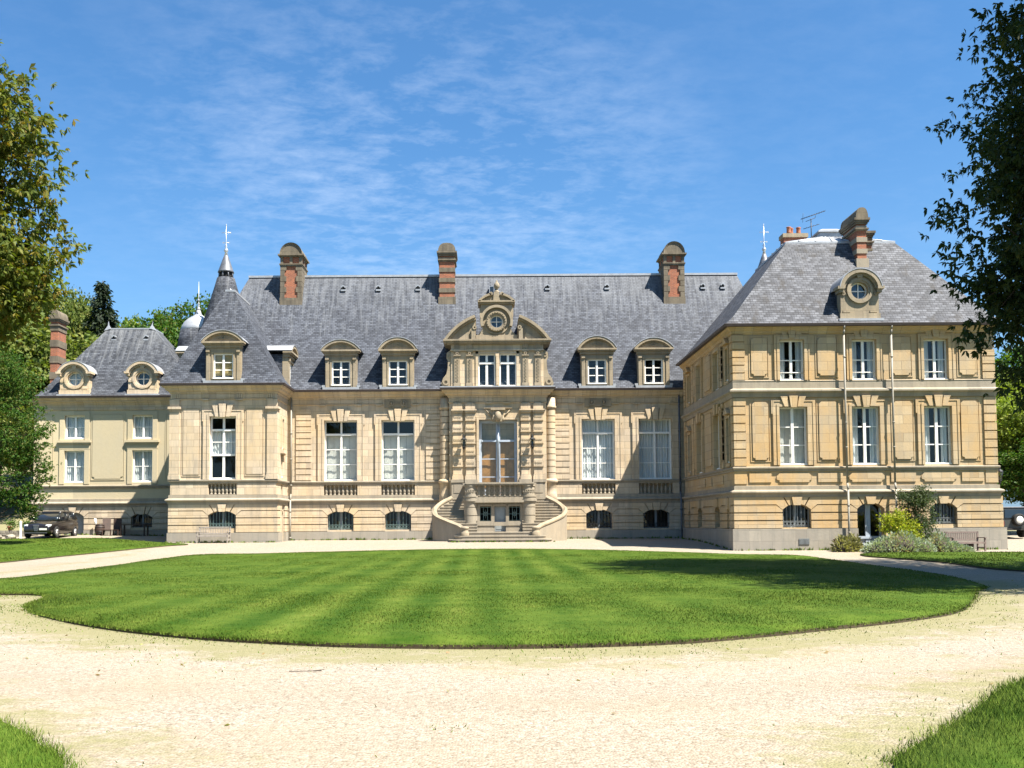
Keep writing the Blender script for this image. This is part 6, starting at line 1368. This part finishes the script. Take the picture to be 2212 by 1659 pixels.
# ------------------------------------------------------------------ vehicles
def wheel(parent, x, y, z, r, w, mt='alloy'):
    o = bpy.data.objects.new('wheel', None); COL.objects.link(o); o.parent = parent; o.location = (x, y, z); o.rotation_euler = (0, PI/2, 0)
    m = MB(); m.fr = (0, 0, 1, 0, 0, 1); m.lathe(0, 0, [(r*.62, -w/2), (r*.95, -w/2), (r, -w*.3), (r, w*.3), (r*.95, w/2), (r*.62, w/2), (r*.6, 0)], 24); m.build('tyre', 'rubber', o)
    m = MB(); m.fr = (0, 0, 1, 0, 0, 1); m.lathe(0, 0, [(r*.64, -w*.42), (r*.6, -w*.3), (r*.6, w*.3), (r*.64, w*.42)], 24); m.lathe(0, 0, [(r*.16, -w*.45), (r*.16, w*.45)], 12)
    for k in range(5):
        a = 2*PI*k/5
        for s in (-1, 1): m.tube((0, 0, s*w*.36), (r*.6*math.cos(a), r*.6*math.sin(a), s*w*.4), r*.1, r*.07, 6)
    m.build('rim', mt, o); return o
def car(loc, rz):
    t = thing('parked_car', 'black hatchback parked nose out before the arched door', 'car', loc, rz)
    def ring(y, zb, zt, hw, c=.1): return [(-hw+c, y, zb), (hw-c, y, zb), (hw, y, zb+c), (hw, y, zt-c*1.2), (hw-c*1.3, y, zt), (-hw+c*1.3, y, zt), (-hw, y, zt-c*1.2), (-hw, y, zb+c)]
    m = MB(); m.fr = (0, 0, 1, 0, 0, 1); m.sm = True
    m.loft([ring(-2.06, .32, .56, .58), ring(-2.02, .22, .68, .74), ring(-1.8, .18, .78, .83), ring(-1.2, .18, .90, .87), ring(-.75, .18, .98, .88), ring(1.2, .18, 1.02, .88), ring(1.75, .2, 1.0, .86), ring(1.98, .25, .92, .78), ring(2.04, .35, .75, .68)])
    b = m.build('body', 'carpaint', t)
    bv = b.modifiers.new('subdivision', 'SUBSURF'); bv.levels = 2; bv.render_levels = 2
    m = MB(); m.fr = (0, 0, 1, 0, 0, 1); m.sm = True
    rg = lambda z, y0, y1, hw: [(-hw, y0+.12, z), (-hw*.7, y0, z), (hw*.7, y0, z), (hw, y0+.12, z), (hw, y1-.1, z), (hw*.8, y1, z), (-hw*.8, y1, z), (-hw, y1-.1, z)]
    m.loft([rg(.93, -1.0, 1.9, .80), rg(1.15, -.55, 1.78, .74), rg(1.36, -.12, 1.6, .64)]); m.build('window', 'carglass', t)
    m = MB(); m.fr = (0, 0, 1, 0, 0, 1); m.sm = True; m.loft([rg(1.345, -.2, 1.66, .66), rg(1.42, .0, 1.5, .60), rg(1.45, .2, 1.3, .5)]); m.build('roof', 'carpaint', t)
    m = MB(); m.fr = (0, 0, 1, 0, 0, 1)
    for s in (-1, 1):
        for pa, pb, pr_ in (((s*.82, -.95, .96), (s*.655, -.1, 1.37), .035), ((s*.80, .35, .96), (s*.655, .42, 1.37), .035), ((s*.8, 1.6, .98), (s*.62, 1.45, 1.36), .07)): m = MB(); m.fr = (0, 0, 1, 0, 0, 1); m.tube(pa, pb, pr_); m.build('pillar', 'carpaint', t)
    for s in (-1, 1):
        m = MB(); m.fr = (0, 0, 1, 0, 0, 1); m.sm = True; m.loft([[(s*.5, -2.03, .58), (s*.76, -1.93, .60), (s*.78, -1.86, .70), (s*.52, -1.97, .69)], [(s*.5, -1.9, .58), (s*.76, -1.8, .60), (s*.78, -1.75, .72), (s*.52, -1.85, .72)]]); m.build('headlight', 'lens', t)
        m = MB(); m.fr = (0, 0, 1, 0, 0, 1); m.loft([[(s*.86, -.62, .98), (s*1.02, -.60, .98), (s*1.02, -.58, 1.12), (s*.86, -.60, 1.12)], [(s*.86, -.5, 1.0), (s*1.0, -.48, 1.0), (s*1.0, -.48, 1.1), (s*.86, -.5, 1.1)]]); m.build('wing_mirror', 'carpaint', t)
    m = MB(); m.fr = (0, 0, 1, 0, 0, 1)
    m.prism([(-.16, .70), (.16, .70), (.09, .36), (-.09, .36)], -2.085, -2.03)
    for k in range(4): m.box(-.13+k*.015, .13-k*.015, -2.10, -2.085, .64-k*.08, .665-k*.08)
    m.box(-.62, .62, -2.07, -2.0, .26, .29); m.build('grille', 'lead', t)
    m = MB(); m.fr = (0, 0, 1, 0, 0, 1); m.box(.2, .62, -2.085, -2.05, .42, .52); m.build('number_plate', 'plate', t)
    for x in (-.80, .80):
        for y in (-1.28, 1.28): wheel(t, x, y, .31, .31, .19)
    return t
car((-27.0, .9, g1(-27.0, .8)), 0).scale = (1.05, 1.05, 1.14)
def jeep(loc, rz):
    t = thing('jeep', 'drab off road car with a spare wheel on its back', 'car', loc, rz)
    m = MB(); m.fr = (0, 0, 1, 0, 0, 1)
    hw = .86
    m.loft([[(-hw, -2.0, .45), (hw, -2.0, .45), (hw, -2.0, 1.12), (hw*.9, -1.94, 1.80), (-hw*.9, -1.94, 1.80), (-hw, -2.0, 1.12)], [(-hw, 0.6, .45), (hw, .6, .45), (hw, .6, 1.12), (hw*.9, .3, 1.80), (-hw*.9, .3, 1.80), (-hw, .6, 1.12)]])
    m.box(-hw, hw, .6, 1.9, .45, 1.08); b = m.build('body', 'jeeppaint', t); bv = b.modifiers.new('bevel', 'BEVEL'); bv.width = .05; bv.segments = 3
    m = MB(); m.fr = (0, 0, 1, 0, 0, 1); m.box(-hw*.93, hw*.93, -1.98, .35, 1.80, 1.87); b = m.build('roof', 'lead', t); bv = b.modifiers.new('bevel', 'BEVEL'); bv.width = .03; bv.segments = 2
    m = MB(); m.fr = (0, 0, 1, 0, 0, 1); m.loft([[(-.66, -2.02, 1.2), (.66, -2.02, 1.2), (.60, -1.975, 1.7), (-.60, -1.975, 1.7)], [(-.66, -1.95, 1.2), (.66, -1.95, 1.2), (.60, -1.92, 1.7), (-.60, -1.92, 1.7)]]); m.build('rear_window', 'carglass', t)
    m = MB(); m.fr = (0, 0, 1, 0, 0, 1); m.box(-.84, .84, -2.12, -1.98, .46, .58); m.build('bumper', 'rubber', t)
    for s in (-1, 1): m = MB(); m.fr = (0, 0, 1, 0, 0, 1); m.box(s*.76-.07, s*.76+.07, -2.03, -1.99, .72, 1.0); m.build('tail_light', 'redlens', t)
    w = wheel(t, .16, -2.12, 1.08, .37, .22, 'plate'); w.name = 'spare_wheel'; w.rotation_euler = (PI/2, 0, 0)
    m = MB(); m.fr = (0, 0, 1, 0, 0, 1); m.lathe(0, 0, [(.23, .1), (.2, .115), (.0, .12)], 20); m.build('hub_cover', 'plate', w)
    for x in (-.72, .72):
        for y in (-1.3, 1.25): wheel(t, x, y, .37, .37, .24)
jeep((31.95, 1.2, g1(31.9, 1)), 0)
# fallen twig and leaves on the drive
m = MB(); m.fr = (0, 0, 1, 0, 0, 1)
m.path([(-2.05, -50.6, .015), (-1.85, -50.62, .02), (-1.72, -50.58, .017)], .004, 5); m.tube((-1.8, -50.6, .02), (-1.7, -50.54, .022), .004)
tag(m.build('fallen_twig', 'bark'), 'thin fallen twig on the gravel before the oval lawn', 'twig')
